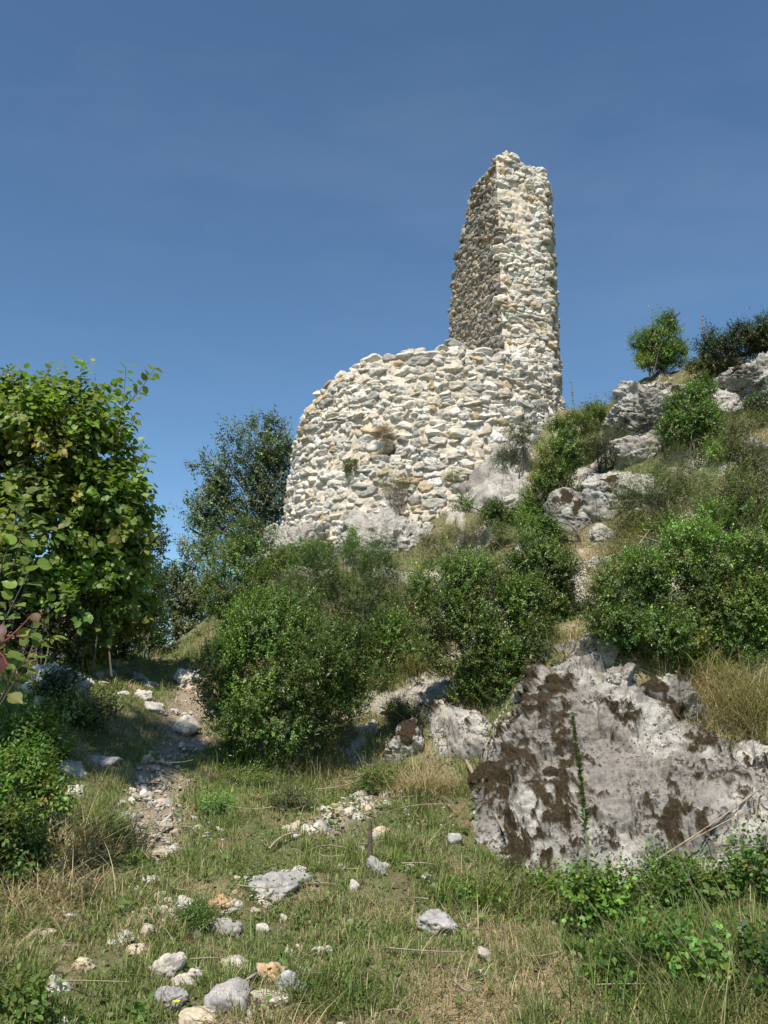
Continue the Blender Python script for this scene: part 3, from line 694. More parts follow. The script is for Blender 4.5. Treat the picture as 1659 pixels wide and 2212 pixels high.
ST = [
 (402,1457,50,34,'w',"upper of two big pale blocks touching on the path below its crest"),
 (402,1480,43,20,'c',"lower of two big pale blocks touching on the path below its crest"),
 (309,1499,38,22,'w',"white block in the turf left of the path, above the long flat slab"),
 (332,1527,54,20,'w',"long flat white slab lying at the path's left edge"),
 (378,1535,18,11,'w',"small white stone just above the hollowed block on the path"),
 (399,1563,45,36,'w',"squarish cream block with a hollow, alone on the path"),
 (415,1607,62,16,'g',"long grey stone edge crossing the path at the big bush's foot"),
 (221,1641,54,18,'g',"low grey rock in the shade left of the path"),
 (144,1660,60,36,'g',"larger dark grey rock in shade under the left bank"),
 (153,1706,36,25,'w',"white stone below the shaded dark rock on the left"),
 (121,1764,32,22,'w',"white stone at the edge of the bramble bank"),
 (287,1766,20,19,'w',"white stone at the left edge of the gravelly path"),
 (309,1714,13,17,'w',"small upright white stone above the path's left edge"),
 (343,1843,32,18,'c',"cream stone at the bottom end of the gravelly path"),
 (367,1833,32,13,'w',"thin white stone beside the cream one at the gravel's end"),
 (380,1797,18,14,'c',"cream stone at the right edge of the path gravel"),
 (56,1484,27,22,'w',"white stone at the foot of the ivy boulder, left side"),
 (76,1512,20,26,'c',"cream stone under the ivy boulder"),
 (181,1473,24,26,'w',"pale stone just right of the ivy boulder"),
 (197,1470,12,17,'w',"narrow upright pale stone next to the ivy boulder's neighbour"),
 (222,1475,24,9,'c',"flat cream stone lying in grass below the hazel"),
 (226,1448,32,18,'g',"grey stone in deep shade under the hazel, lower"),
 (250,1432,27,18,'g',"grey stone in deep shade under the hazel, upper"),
 (298,1459,34,16,'g',"greyish flat stone near the shade edge by the path"),
 (262,1497,27,14,'w',"small white stone left of the white block in the turf"),
 (318,1475,30,12,'g',"grey flat stone above the white block, beside the path"),
 (334,1899,20,14,'w',"small white stone alone in turf below the path"),
 (348,1935,32,22,'c',"cream stone at the left end of the row of rubble"),
 (357,1953,32,16,'c',"second cream stone under the row's left end"),
 (395,1953,40,27,'w',"large white stone in the left half of the rubble row"),
 (469,1950,50,20,'o',"orange-stained stone in the middle of the rubble row"),
 (436,1943,18,13,'w',"small white stone between the large white and orange ones"),
 (508,1951,27,16,'w',"slanted white stone right of the orange one in the row"),
 (494,1967,27,13,'w',"white stone just under the slanted white one"),
 (504,1930,16,16,'c',"small cream stone above the rubble row"),
 (564,1931,40,29,'w',"bright white stone leaning under the large grey slab"),
 (571,1953,36,16,'c',"tan stone lying below the leaning white one"),
 (605,1910,95,44,'s',"large flat grey slab lying tilted on the turf"),
 (645,1884,34,20,'w',"white stone behind the large grey slab, right end"),
 (616,1884,16,15,'w',"small white stone behind the large grey slab, middle"),
 (539,1901,22,16,'w',"whitish stone left of the large grey slab"),
 (511,1896,14,9,'c',"tiny cream stone far left of the large grey slab"),
 (570,2003,24,20,'w',"brilliant white angular stone alone in the turf"),
 (611,1981,18,18,'w',"small white stone up right of the brilliant white one"),
 (411,1993,27,12,'c',"buff stone half sunk in the turf under the rubble row"),
 (478,2004,54,34,'s',"brownish grey stone almost swallowed by turf"),
 (239,2033,23,16,'w',"white stone of the trio left of centre, left one"),
 (271,2022,32,18,'w',"white stone of the trio left of centre, top one"),
 (298,2049,32,18,'c',"cream stone of the trio left of centre, right one"),
 (357,2085,58,50,'w',"big pitted white stone with a dark side, near front"),
 (418,2101,40,14,'w',"long low white stone right of the pitted one"),
 (397,2122,40,22,'w',"white stone between the pitted and the grey boulders"),
 (366,2152,50,50,'g',"upright grey stone next to the yellow flower"),
 (487,2158,78,60,'g',"big smooth round grey boulder in front"),
 (427,2198,64,42,'c',"cream stone at the photo's bottom edge, below the round boulder"),
 (506,2082,43,20,'w',"white stone with orange rim, alone on dry grass"),
 (589,2099,54,40,'o',"big orange-stained stone in front"),
 (618,2124,36,44,'g',"grey egg-like stone leaning on the orange one"),
 (645,2134,28,26,'s',"greenish grey stone right of the egg-like one"),
 (655,2102,34,18,'w',"white stone behind the greenish grey one"),
 (582,2157,60,22,'w',"long white stone below the egg-like grey one"),
 (623,2056,20,18,'w',"small white stone up from the orange one"),
 (645,2047,18,17,'c',"small cream stone beside a small white one, up from the orange stone"),
 (691,2036,27,15,'w',"white stone resting on a longer one, right of centre"),
 (695,2056,32,26,'w',"longer white stone under another one, right of centre"),
 (111,2126,34,50,'w',"tall thin white slab standing on edge, lower left"),
 (176,2079,36,18,'c',"buff stone in dry grass, lower left"),
 (149,1978,23,11,'w',"small white stone on the dry left bank"),
 (90,2020,41,22,'c',"broad buff stone on the dry left bank"),
 (130,1958,30,14,'c',"buff stone at the upper end of the dry left bank"),
 (145,2205,18,18,'w',"small white stone at the very bottom left"),
 (632,1786,28,26,'c',"beige stone at the left end of the scree"),
 (664,1790,27,20,'w',"white stone right of the beige one in the scree"),
 (637,1805,20,12,'w',"small white stone under the beige one in the scree"),
 (693,1746,18,11,'w',"white chip at the upper side of the scree"),
 (735,1747,14,13,'w',"white chip in the middle of the scree"),
 (750,1757,13,11,'g',"grey chip in the middle of the scree"),
 (825,1791,36,17,'c',"cream stone right of the dead post's top"),
 (818,1803,27,12,'w',"white stone tucked under the cream one by the post"),
 (782,1832,16,14,'w',"white stone left of the dead post"),
 (816,1866,36,46,'s',"grey stone at the foot of the dead post"),
 (979,1810,28,24,'g',"grey stone near the lower end of the fallen cane"),
 (762,1913,22,20,'w',"single white stone in the turf below the post"),
 (957,1991,66,34,'g',"wide grey rock alone in the turf, right of centre"),
 (913,1682,20,12,'w',"white stone on the slope above the dry tuft"),
 (863,1712,12,20,'w',"narrow white stone left of the dry tuft"),
 (735,1870,22,12,'w',"whitish stone below left of the dead post"),
 (945,1915,24,10,'w',"small flat white stone above the wide grey rock"),
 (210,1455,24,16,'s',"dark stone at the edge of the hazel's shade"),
 (550,1965,20,10,'c',"small tan chip below the leaning white stone"),
]
for i, (px, py, w_, h_, ty, lb) in enumerate(ST):
    stone(px, py, w_, h_, ty, lb, name="boulder" if w_ > 55 and ty in 'gs' else "loose_stone", seed=100 + i, rot=[.1, -.15, .3, -.3, .05][i % 5] if 'slab' not in lb else (-0.45 if 'large flat' in lb else .05), round_=('round' in lb or 'egg' in lb))
ivy_boulder = stone(113, 1472, 88, 66, 'g', "jagged dark boulder overgrown with ivy at the foot of the hazel", name="boulder", group=None, seed=51, sink=.2)

# gravel: chips nobody could count
def chips(n_, region, size, seed, cprob=(0.22, 0.48, 0.16, 0.12, 0.02)):
    r_ = np.random.default_rng(seed); P = region(n_, r_); n_ = len(P); s_ = size[0] * np.exp(r_.normal(0, size[1], n_))
    half = np.stack([s_, s_ * r_.uniform(.6, .9, n_), s_ * r_.uniform(.35, .7, n_)], 1)
    N = unit(hnorm(P[:, 0], P[:, 1]) + r_.normal(0, .35, (n_, 3))); T = r_.normal(0, 1, (n_, 3))
    V, F, k = rocks(P + N * (half[:, 2:] * .3), frame_from(T, N), half, 1, 24, .45, (.55, 1.0), .10, seed, nf=20)
    return V, F, np.repeat(stone_cols(n_, r_, cprob), k, axis=0)
def rej(n_, f, box, r_):
    X = np.stack([r_.uniform(box[0], box[1], n_ * 6), r_.uniform(box[2], box[3], n_ * 6)], 1); X = X[r_.random(len(X)) < f(X)][:n_]
    return np.concatenate([X, h(X[:, 0], X[:, 1])[:, None]], 1)
def reg_path(n_, r_): return rej(n_, lambda X: fields(X)[0] ** 2 * (1 - .85 * sstep(8.2, 9.6, X[:, 1])), (-4, -1.2, 5.8, 14), r_)
def reg_scree(n_, r_): return rej(n_, lambda X: fields(X)[1] ** 2, (-1.6, .6, 6.5, 9), r_)
def reg_turf(n_, r_):
    return rej(n_, lambda X: np.clip(sstep(.1, .5, fbm(np.concatenate([X * 1.1, np.full((len(X), 1), 3.3)], 1), 3)), 0, 1) * np.exp(-((X[:, 0] + 1.2) / 1.3) ** 2), (-3.5, 1.5, 4, 8), r_)
pc = [chips(3000, reg_path, (0.0095, .7), 1), chips(900, reg_scree, (0.012, .7), 2), chips(1500, reg_turf, (0.013, .75), 3, (.45, .35, .12, .05, .03))]
V, F, cc = join(pc); tag(mk("gravel", V, F, M['loose_stone'], cols=np.clip(cc * .85, 0, .8), smooth=False), kind='stuff')

# ------------------------------------------------------------------ foliage
def leaf_tpl(kind):
    """verts (x across, y along, z up), faces"""
    if kind == 'box': return np.array([(0,0,0),(-.25,.45,.09),(0,1,-.04),(.25,.45,.09)], float), np.array([(0,3,2),(0,2,1)])
    if kind == 'narrow': return np.array([(0,0,0),(-.10,.45,.04),(0,1,-.08),(.10,.45,.04)], float), np.array([(0,3,2),(0,2,1)])
    if kind == 'oak': return np.array([(0,0,0),(-.28,.4,.06),(-.20,.75,.04),(0,1,-.06),(.20,.75,.04),(.28,.4,.06)], float), np.array([(0,5,4),(0,4,3),(0,3,2),(0,2,1)])
    if kind == 'hazel':
        v = np.array([(0,0,0),(-.30,.10,.05),(-.46,.40,.08),(-.38,.70,.05),(-.14,.90,-.02),(0,1.10,-.10),(.14,.90,-.02),(.38,.70,.05),(.46,.40,.08),(.30,.10,.05),(0,.5,-.02)], float)
        return v, np.array([(10,i,i+1) for i in range(0,9)] + [(10,9,0)])[:, ::-1]
    if kind == 'clover': return np.array([(0,0,0),(-.40,.45,.06),(-.25,.9,0),(.25,.9,0),(.40,.45,.06)], float), np.array([(0,4,3),(0,3,2),(0,2,1)])

def leaves(P, D, Nn, size, tpl, cols, r_):
    """place a leaf template at P, pointing along D, face up along Nn"""
    v, f = tpl; N = len(P); D = unit(D); X = unit(np.cross(D, Nn)); Z = np.cross(X, D)
    s_ = size[:, None, None]
    V = P[:, None] + s_ * (v[None, :, 0:1] * X[:, None] + v[None, :, 1:2] * D[:, None] + v[None, :, 2:3] * Z[:, None])
    F = (f[None] + np.arange(N)[:, None, None] * len(v)).reshape(-1, f.shape[1])
    return V.reshape(-1, 3), F, np.repeat(cols, len(v), axis=0)

def shoots(B, D, length, per, r_, size, tpl, colf, spread=0.9, droop=0.0, pair=True):
    """leafy shoots: bases B, directions D; returns leaf mesh"""
    N = len(B); D = unit(D); A = unit(np.cross(D, r_.normal(0, 1, (N, 3)))); Bn = np.cross(D, A)
    k = np.arange(per); t = (k + 0.5) / per
    ang = (k * (math.pi / 2 if pair else 2.4))[None] + r_.uniform(0, 6.28, (N, 1)); 
    if pair: ang = ang + (k % 2)[None] * math.pi
    side = np.cos(ang)[..., None] * A[:, None] + np.sin(ang)[..., None] * Bn[:, None]
    P = B[:, None] + D[:, None] * (t[None, :, None] * length[:, None, None])
    LD = D[:, None] * (0.25 + 0.75 * t[None, :, None] ** 2) + side * spread + r_.normal(0, .22, (N, per, 3)); LD[..., 2] -= droop
    LN = D[:, None] * 0.9 + np.array((0, 0, 0.6)) + r_.normal(0, .3, (N, per, 3))
    sz = size * r_.uniform(.7, 1.25, (N, per)) * (1 - .25 * t[None] ** 3)
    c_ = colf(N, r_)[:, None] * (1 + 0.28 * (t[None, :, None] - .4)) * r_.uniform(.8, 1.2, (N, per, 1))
    return leaves(P.reshape(-1, 3), LD.reshape(-1, 3), LN.reshape(-1, 3), sz.ravel(), tpl, c_.reshape(-1, 3), r_)

def colfun(base, var=0.18, yellow=0.06, ycol=(0.16, 0.17, 0.03)):
    base = np.array(base)
    def f(N, r_):
        c_ = base * np.exp(r_.normal(0, var, (N, 1))) * (1 + r_.normal(0, .06, (N, 3)))
        y = r_.random(N) < yellow; c_[y] = np.array(ycol) * r_.uniform(.8, 1.2, (y.sum(), 1)); return c_
    return f

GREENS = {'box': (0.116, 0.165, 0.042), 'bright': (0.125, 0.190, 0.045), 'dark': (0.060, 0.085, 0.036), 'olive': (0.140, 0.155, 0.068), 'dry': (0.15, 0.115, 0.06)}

def cloud(lobes, n_, r_, fill=0.55, lump=0.35):
    """shoot bases spread through lumpy ellipsoids; returns base, outward direction"""
    vol = np.array([l[3] * l[4] * l[5] for l in lobes]) ** (2 / 3); k = r_.choice(len(lobes), n_, p=vol / vol.sum())
    Lb = np.array(lobes); u = unit(r_.normal(0, 1, (n_, 3)))
    rad = fill + (1 - fill) * r_.random(n_) ** 0.6
    lumpn = 1 + lump * fbm(u * 2.3 + k[:, None] * 7.7, 3)
    P = Lb[k, :3] + u * Lb[k, 3:6] * (rad * lumpn)[:, None]
    return P, unit(u * np.array((1, 1, .8)) + np.array((0, 0, .35))), k

def plant(name, base, lobes, label, cat, n_, per=10, size=0.022, length=(.07, .16), tpl='box', green='box', mat='box_leaf', group=None, seed=0, fill=.5, lump=.38,
          stems=7, stem_r=.012, up=.45, spread=.9, droop=0., pair=True, var=.2, yellow=.05, part='foliage', stem_name='stem', stem_mat='bark', ycol=(0.16, 0.17, 0.03), gap=0.0, base_jit=.12):
    """lobes in layout units (x, y, half width, half height[, depth shift]); base in layout units or a world point"""
    r_ = np.random.default_rng(1000 + seed)
    b = hit1(*base) if len(base) == 2 else np.array(base, float)
    W = []
    for l in lobes:
        dep = l[4] if len(l) > 4 else 0.0; c_ = at(l[0], l[1], b[1] + dep); s_ = c_[1] / FP
        rx, rz = l[2] * s_, l[3] * s_; W.append((*c_, rx, 0.5 * (rx + rz) * .95, rz))
    root = empty(name, b, label, cat, group)
    if tpl in ('box', 'narrow'): n_ = int(n_ * 1.7); size = size * 1.18
    W0 = W
    if n_ > 250:      # smaller clumps budding from every big one, for an uneven outline
        W = [(*w_[:3], *(np.array(w_[3:6]) * .86)) for w_ in W]
        for w_ in W0:
            for _ in range(6):
                u_ = unit(r_.normal(0, 1, 3) + np.array((0, -.2, .35))); q_ = r_.uniform(.22, .46)
                W.append((*(np.array(w_[:3]) + u_ * np.array(w_[3:6]) * r_.uniform(.7, 1.08)), *(np.array(w_[3:6]) * q_ * r_.uniform(.7, 1.3, 3))))
    P, D, ck = cloud(W, n_, r_, fill, lump); ctint = np.exp(r_.normal(0, .27, (len(W), 1))) * (1 + r_.normal(0, .08, (len(W), 3)))
    if gap:
        keep = fbm(P * 2.2 + seed, 3) > -gap_t(gap); P, D, ck = P[keep], D[keep], ck[keep]
    D = unit(D + np.array((0, 0, up)) + r_.normal(0, .35, D.shape))
    gr = np.maximum(h(P[:, 0], P[:, 1]), -9); ok = P[:, 2] > gr - .05; P, D, ck = P[ok], D[ok], ck[ok]
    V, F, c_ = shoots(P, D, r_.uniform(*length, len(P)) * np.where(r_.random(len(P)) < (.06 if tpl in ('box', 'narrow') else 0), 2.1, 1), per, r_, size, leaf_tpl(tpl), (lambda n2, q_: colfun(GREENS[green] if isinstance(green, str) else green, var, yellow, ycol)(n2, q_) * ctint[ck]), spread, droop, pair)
    mk(part, V, F, M[mat], root, cols=np.clip(c_, 0.004, .6))
    tp = []
    for i in range(stems):
        w_ = W0[i % len(W0)]; tip = np.array(w_[:3]) + unit(r_.normal(0, 1, 3)) * np.array(w_[3:6]) * r_.uniform(.6, 1.12)
        b0 = b + np.array((r_.normal(0, base_jit), r_.normal(0, base_jit), -.06)); mid = b0 + (tip - b0) * np.array((.25, .25, .6)) + r_.normal(0, .10, 3)
        path_ = bezier(b0, mid, tip, 9); tp.append((*tube(path_, np.linspace(stem_r, stem_r * .3, 9), 6), (1, 1, 1)))
        for _ in range(2):
            q = path_[r_.integers(3, 8)]; e = q + unit(r_.normal(0, 1, 3) + np.array((0, 0, .4))) * np.array(w_[3:6]) * .5
            tp.append((*tube(bezier(q, (q + e) / 2 + r_.normal(0, .03, 3), e, 5), np.linspace(stem_r * .5, stem_r * .2, 5), 5), (1, 1, 1)))
    if tp:
        V, F, _ = join(tp); mk(stem_name, V, F, M[stem_mat], root)
    return root
def gap_t(g): return 0.45 - g

# shrubs on the slope
plant("box_shrub", (590, 1655), [(560,1470,95,130),(660,1450,110,120),(600,1560,120,75),(700,1530,70,80),(760,1440,50,90),(520,1550,55,70),(600,1370,85,70),(815,1430,45,55),(850,1385,40,50),(475,1480,40,100),(560,1335,70,60)],
      "biggest box shrub, dense and dark green, leaning over the path", "shrub", 6600, 12, .026, (.08, .17), seed=1, fill=.5, lump=.45, stems=14, gap=.2)
plant("box_shrub", (545, 1420), [(520,1215,70,55,.3),(560,1165,45,35,.3),(475,1200,38,45,.3),(540,1290,50,60,.2),(500,1330,40,60,.2),(610,1230,40,35,.1),(575,1330,50,60),(465,1345,36,46,.2),(462,1285,30,44,.3)],
      "tall box shrub with a visible bare trunk, left below the tower", "shrub", 3400, 12, .027, (.08, .18), seed=2, fill=.4, lump=.4, gap=.3, stems=8, stem_r=.03)
plant("box_shrub", (655, 1262), [(645,1205,50,26),(685,1195,28,22),(620,1225,28,20)], "small light green shrub right against the tower's left foot", "shrub", 620, 10, .03, (.08, .16), green='bright', seed=3)
plant("fine_shrub", (770, 1430), [(760,1285,75,80),(820,1260,55,80),(850,1340,40,80),(720,1330,60,70),(800,1380,50,70),(700,1240,60,55),(650,1290,60,60),(865,1270,50,60),(800,1230,60,40),(720,1290,70,50),(760,1180,16,34,.5)], "fine-leaved shrub with dry twigs, between the two round box shrubs", "shrub", 4300, 12, .030, (.10, .22), tpl='narrow', green=(0.105, 0.150, 0.050), seed=4, fill=.35, gap=.3, stems=14)
plant("box_shrub", (1020, 1520), [(960,1320,70,80),(1040,1290,80,75),(1010,1400,90,90),(1080,1350,60,80),(940,1270,50,45),(1060,1440,50,60),(1000,1230,50,35),(1120,1300,50,60),(1095,1400,60,80),(930,1350,60,60),(1150,1370,50,60),(1040,1485,70,40),(1105,1440,42,55,-.3),(1070,1495,55,30,-.2)],
      "rounded light green box shrub overhanging the low white ledge", "shrub", 4300, 12, .026, (.08, .17), green='box', seed=5, fill=.55, lump=.36, stems=10, gap=.2)
plant("fine_shrub", (955, 1228), [(930,1185,38,28),(985,1180,45,34),(1020,1160,30,26),(1075,1205,50,28)], "browning shrub just under the white tower footing", "shrub", 900, 10, .028, (.08, .16), tpl='narrow', green='dry', seed=6, yellow=.35, ycol=(.05, .08, .02), stems=8)
plant("box_shrub", (1170, 1360), [(1150,1230,45,45),(1190,1290,45,45),(1130,1300,40,45),(1160,1180,30,40),(1215,1335,26,22),(1200,1235,40,50)], "ragged box shrub above the dark recess by the great slab's top", "shrub", 1800, 12, .026, (.08, .16), seed=7, gap=.15)
plant("box_shrub", (1190, 1150), [(1200,1030,50,60),(1240,950,45,60),(1280,910,26,40),(1170,1080,40,50),(1150,1120,28,40)], "tall diagonal box shrub beside the bare bedrock ramp", "shrub", 2100, 12, .028, (.08, .18), green='box', seed=8, gap=.2, stems=9)
plant("heath_shrub", (1095, 1035), [(1110,965,34,36),(1145,945,28,28),(1085,1000,30,26)], "dark twiggy shrub growing on the bare bedrock ramp", "shrub", 700, 10, .028, (.08, .16), tpl='narrow', green='dark', seed=9, stems=12)
plant("box_shrub", (1420, 815), [(1425,740,42,42),(1410,775,36,30),(1455,765,34,34),(1440,705,26,22)], "bright green box shrub standing alone against the sky on the skyline", "shrub", 1300, 12, .032, (.08, .18), green='bright', seed=10, fill=.35, stems=8)
plant("box_shrub", (1490, 985), [(1490,890,50,52),(1460,930,40,36),(1525,920,36,40),(1510,840,24,24)], "bright green box shrub right under the skyline outcrop", "shrub", 1400, 12, .030, (.08, .18), green='bright', seed=11, stems=8)
plant("dark_shrub", (1620, 815), [(1600,745,50,34),(1650,735,50,42),(1560,760,34,26),(1530,745,20,30),(1700,760,50,40)], "dark reddish green shrub clump on the skyline at the photo's edge", "shrub", 1500, 11, .032, (.08, .2), green='dark', seed=12, yellow=.15, ycol=(.09, .05, .03), stems=9)
plant("low_shrub", (1545, 815), [(1545,785,42,18),(1590,795,40,16),(1500,795,22,12)], "low pale green shrub at the front of the dark skyline clump", "shrub", 700, 10, .03, (.07, .14), green='olive', seed=13, stems=6)
plant("box_shrub", (1560, 1420), [(1560,1200,90,80),(1640,1170,80,80),(1620,1290,90,80),(1520,1290,70,70),(1690,1260,60,90),(1500,1370,60,40),(1600,1370,70,50),(1480,1200,60,60),(1570,1130,60,40)],
      "largest bright green box shrub, at the right edge above the dry grass", "shrub", 4800, 12, .026, (.08, .18), green='bright', seed=14, fill=.5, stems=12, gap=.25)
plant("box_shrub", (1370, 1420), [(1340,1290,60,50),(1400,1240,60,55),(1400,1340,60,50),(1320,1330,40,40),(1440,1300,50,60),(1345,1365,60,34,-.25),(1440,1380,60,34,-.3),(1480,1320,60,60)], "glossy box shrub above the cracked rock and tilted block", "shrub", 2700, 12, .026, (.08, .17), green='box', seed=15, gap=.18, stems=9)
plant("fine_shrub", (1600, 1160), [(1560,1060,70,60),(1630,1040,60,80),(1680,1090,50,80),(1500,1100,50,50),(1600,960,40,50)], "thin grey-green twiggy shrub on the upper right slope", "shrub", 2200, 11, .032, (.10, .22), tpl='narrow', green='olive', seed=16, fill=.25, gap=.15, stems=16)
plant("fine_shrub", (1430, 1130), [(1400,1050,70,50),(1450,1010,60,50),(1350,1120,50,40),(1480,1080,50,60)], "thin straggly shrub between boulder and skyline outcrop", "shrub", 1100, 10, .03, (.10, .2), tpl='narrow', green='olive', seed=17, fill=.2, gap=.1, stems=16)
plant("box_sapling", (1068, 1165), [(1065,1105,22,24),(1050,1125,14,14),(1085,1130,14,14)], "slender box sapling below the bare bedrock ramp", "sapling", 240, 10, .03, (.08, .14), seed=18, stems=5)
plant("box_sapling", (760, 1225), [(758,1185,10,24),(762,1160,7,14)], "little upright box sapling in front of the tower footing", "sapling", 130, 10, .028, (.07, .12), seed=19, stems=3)
plant("box_shrub", (1120, 1130), [(1110,1120,26,24),(1140,1110,26,26),(1000,1095,22,16)], "small loose shrub at the foot of the diagonal box shrub", "shrub", 420, 10, .028, (.08, .15), green='bright', seed=20)
plant("fine_shrub", (1310, 1020), [(1320,960,44,50),(1280,990,30,40),(1340,1000,40,30)], "pale straggling shrub left of the skyline notch", "shrub", 620, 10, .03, (.09, .18), tpl='narrow', green='olive', seed=21, fill=.2, stems=12)
plant("mossy_bush", (1260, 1165), [(1190,1165,26,36),(1150,1150,26,26)], "dark leafy bush left of the rounded boulder", "shrub", 420, 11, .027, (.08, .15), green='box', seed=22)
for k, (b_, lob, lb, g_, t_, n_) in enumerate([
    ((1010,1240),[(1000,1220,50,18)],"low dry scrub strip under the browning shrub","dry","narrow",260), ((1090,1180),[(1090,1160,40,22)],"low green scrub below the slender sapling","olive","narrow",300),
    ((1370,1230),[(1370,1205,60,26)],"low scrub across the middle of the right slope","olive","narrow",420), ((1450,1170),[(1450,1150,50,30)],"low box shrub in the middle of the right slope","box","box",380),
    ((1560,1000),[(1560,975,50,28)],"low box shrub under the skyline outcrop's right end","bright","box",420), ((1640,900),[(1645,880,34,30)],"small dark shrub against the skyline crag","dark","box",260),
    ((1280,930),[(1275,915,40,18)],"low scrub beside the bleached stem on the skyline","olive","narrow",260), ((870,1560),[(865,1540,40,26)],"low scrub above the dry turf left of the low white ledge","olive","narrow",260),
    ((810,1500),[(810,1470,40,50)],"scrub filling the gap right of the biggest box shrub","olive","narrow",520), ((880,1400),[(880,1360,40,60)],"thin shrub between fine-leaved and rounded shrubs","olive","narrow",420),
    ((1480,890),[(1420,880,60,16),(1360,900,40,16)],"low green scrub along the foot of the skyline outcrop","bright","narrow",420), ((1610,930),[(1610,920,60,22)],"low green scrub under the skyline crag","olive","narrow",420), ((1370,860),[(1370,852,40,14)],"low scrub on the skyline outcrop's near end","olive","narrow",260),
    ((1260,1000),[(1265,985,30,24)],"low box shrub left of the broken ledge","box","box",260), ((540,1700),[(540,1690,40,14)],"low weeds at the foot of the biggest box shrub, path side","bright","narrow",160), ((800,1720),[(800,1700,36,20)],"feathery dark weed clump under the white streak rock","box","narrow",260),
    ((1450,1890),[(1450,1880,40,16)],"small weed patch at the slab's foot, right of the spike","bright","box",140), ((470,1760),[(470,1745,30,18)],"small green weed clump right of the path gravel","bright","narrow",140),
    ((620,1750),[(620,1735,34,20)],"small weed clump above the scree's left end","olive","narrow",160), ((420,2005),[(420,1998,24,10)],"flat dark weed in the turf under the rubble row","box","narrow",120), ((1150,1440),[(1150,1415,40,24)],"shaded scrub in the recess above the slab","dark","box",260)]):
    plant("low_scrub", b_, lob, lb, "scrub", n_, 9, .028, (.07, .16), tpl=t_, green=g_, seed=400 + k, fill=.1, stems=8, stem_r=.005)
for k, (b_, lob, lb, n_) in enumerate([((1800,1350),[(1790,1230,80,80),(1850,1290,60,60)],"box shrub further along the slope, past the largest bright one",1500), ((1850,1050),[(1840,960,70,70),(1890,1000,50,50)],"box shrub high on the slope past the skyline crag",1200), ((1900,1560),[(1900,1490,80,60)],"low box shrub beyond the great slab's far end",900)]):
    plant("box_shrub", b_, lob, lb, "shrub", n_, 11, .028, (.08, .17), green='bright' if k else 'box', seed=450 + k, gap=.2)
# plants rooted in the tower wall
def wallplant(px, py, Y, *a, **k): return plant(a[0], tuple(at(px, py, Y)), *a[1:], **k)
wallplant(868, 1105, 14.45, "wall_plant", [(850,1060,36,30),(830,1040,22,18),(875,1045,22,20)], "grey-green branching plant hanging from the lower middle of the tower wall", "plant", 210, 8, .03, (.10, .22), tpl='narrow', green=(0.10, 0.115, 0.06), seed=30, fill=.1, stems=26, stem_r=.007, stem_mat='dry_wood', base_jit=.03)
wallplant(832, 955, 14.55, "dry_tuft", [(830,938,20,13)], "reddish brown dried tuft beside the hole in the tower wall", "plant", 220, 9, .022, (.06, .12), tpl='narrow', green=(0.22, 0.13, 0.085), seed=31, fill=.1, stems=20, stem_r=.004, stem_mat='dry_wood', yellow=0, base_jit=.03)
wallplant(752, 1022, 14.85, "wall_fern", [(757,1008,13,14)], "small dark green tuft growing on the left part of the tower wall", "plant", 90, 8, .024, (.05, .1), green='box', seed=32, stems=4, stem_r=.004, base_jit=.03)
wallplant(975, 1052, 14.5, "wall_tuft", [(975,1036,22,13)], "bright yellow-green tuft at the base of the tower wall by the bedrock ramp", "plant", 200, 8, .026, (.06, .11), tpl='narrow', green=(0.12, 0.16, 0.04), seed=33, stems=6, stem_r=.004, base_jit=.05)

# ------------------------------------------------------------------ trees
GREENS['hazel'] = (0.150, 0.200, 0.042); GREENS['oak'] = (0.125, 0.155, 0.072)
hz = plant("hazel_tree", (150, 1452), [(110,1010,180,130),(20,960,130,130),(200,985,75,120),(60,1140,190,120,-.3),(222,1120,70,110),(140,1250,160,110,.2),(245,1250,60,120,.4),(-80,1050,150,200),(-100,1250,150,150),(60,880,70,60),(150,880,60,50),(90,1340,150,90,.3),(205,1350,90,90,.4),(60,1400,90,50,.4)],
      "big many-stemmed hazel with round yellow-green leaves filling the left edge", "tree", 7000, 7, .088, (.22, .42), tpl='hazel', green='hazel', mat='hazel_leaf', seed=40, fill=.3, lump=.45, gap=.33,
      stems=16, stem_r=.014, up=.25, spread=.95, droop=.35, pair=False, var=.16, yellow=.03, ycol=(.22, .20, .03), part='crown', stem_name='trunk', base_jit=.3)
def sprig(parent, pts, per, size, seed, name='branch', lname='foliage', green='hazel', rad=.008, mat='hazel_leaf', stem_mat='bark'):
    r_ = np.random.default_rng(seed); pts = np.asarray(pts, float)
    path_ = np.array([pts[0]]); path_ = bezier(pts[0], pts[1], pts[2], 14)
    br = mk(name, *tube(path_, np.linspace(rad, rad * .35, 14), 6), M[stem_mat], parent)
    t = np.linspace(2, 12.9, per); i = t.astype(int); P = path_[i] + (path_[np.minimum(i + 1, 13)] - path_[i]) * (t - i)[:, None]
    ax = unit(path_[-1] - path_[0]); sgn = np.where(np.arange(per) % 2, 1, -1)[:, None]
    side = unit(np.cross(ax, (0.2, -1, .2)))[None] * sgn + r_.normal(0, .35, (per, 3)); P = P + side * .02
    D = side + ax * .5; D[:, 2] -= .15; N = np.array((0, -.35, 1)) + r_.normal(0, .35, (per, 3))
    V, F, c_ = leaves(P, D, N, size * r_.uniform(.75, 1.2, per), leaf_tpl('hazel'), colfun(GREENS[green])(per, r_) * 1.1, r_)
    mk(lname, V, F, M[mat], br, cols=c_)
hb = np.array(hz.location)
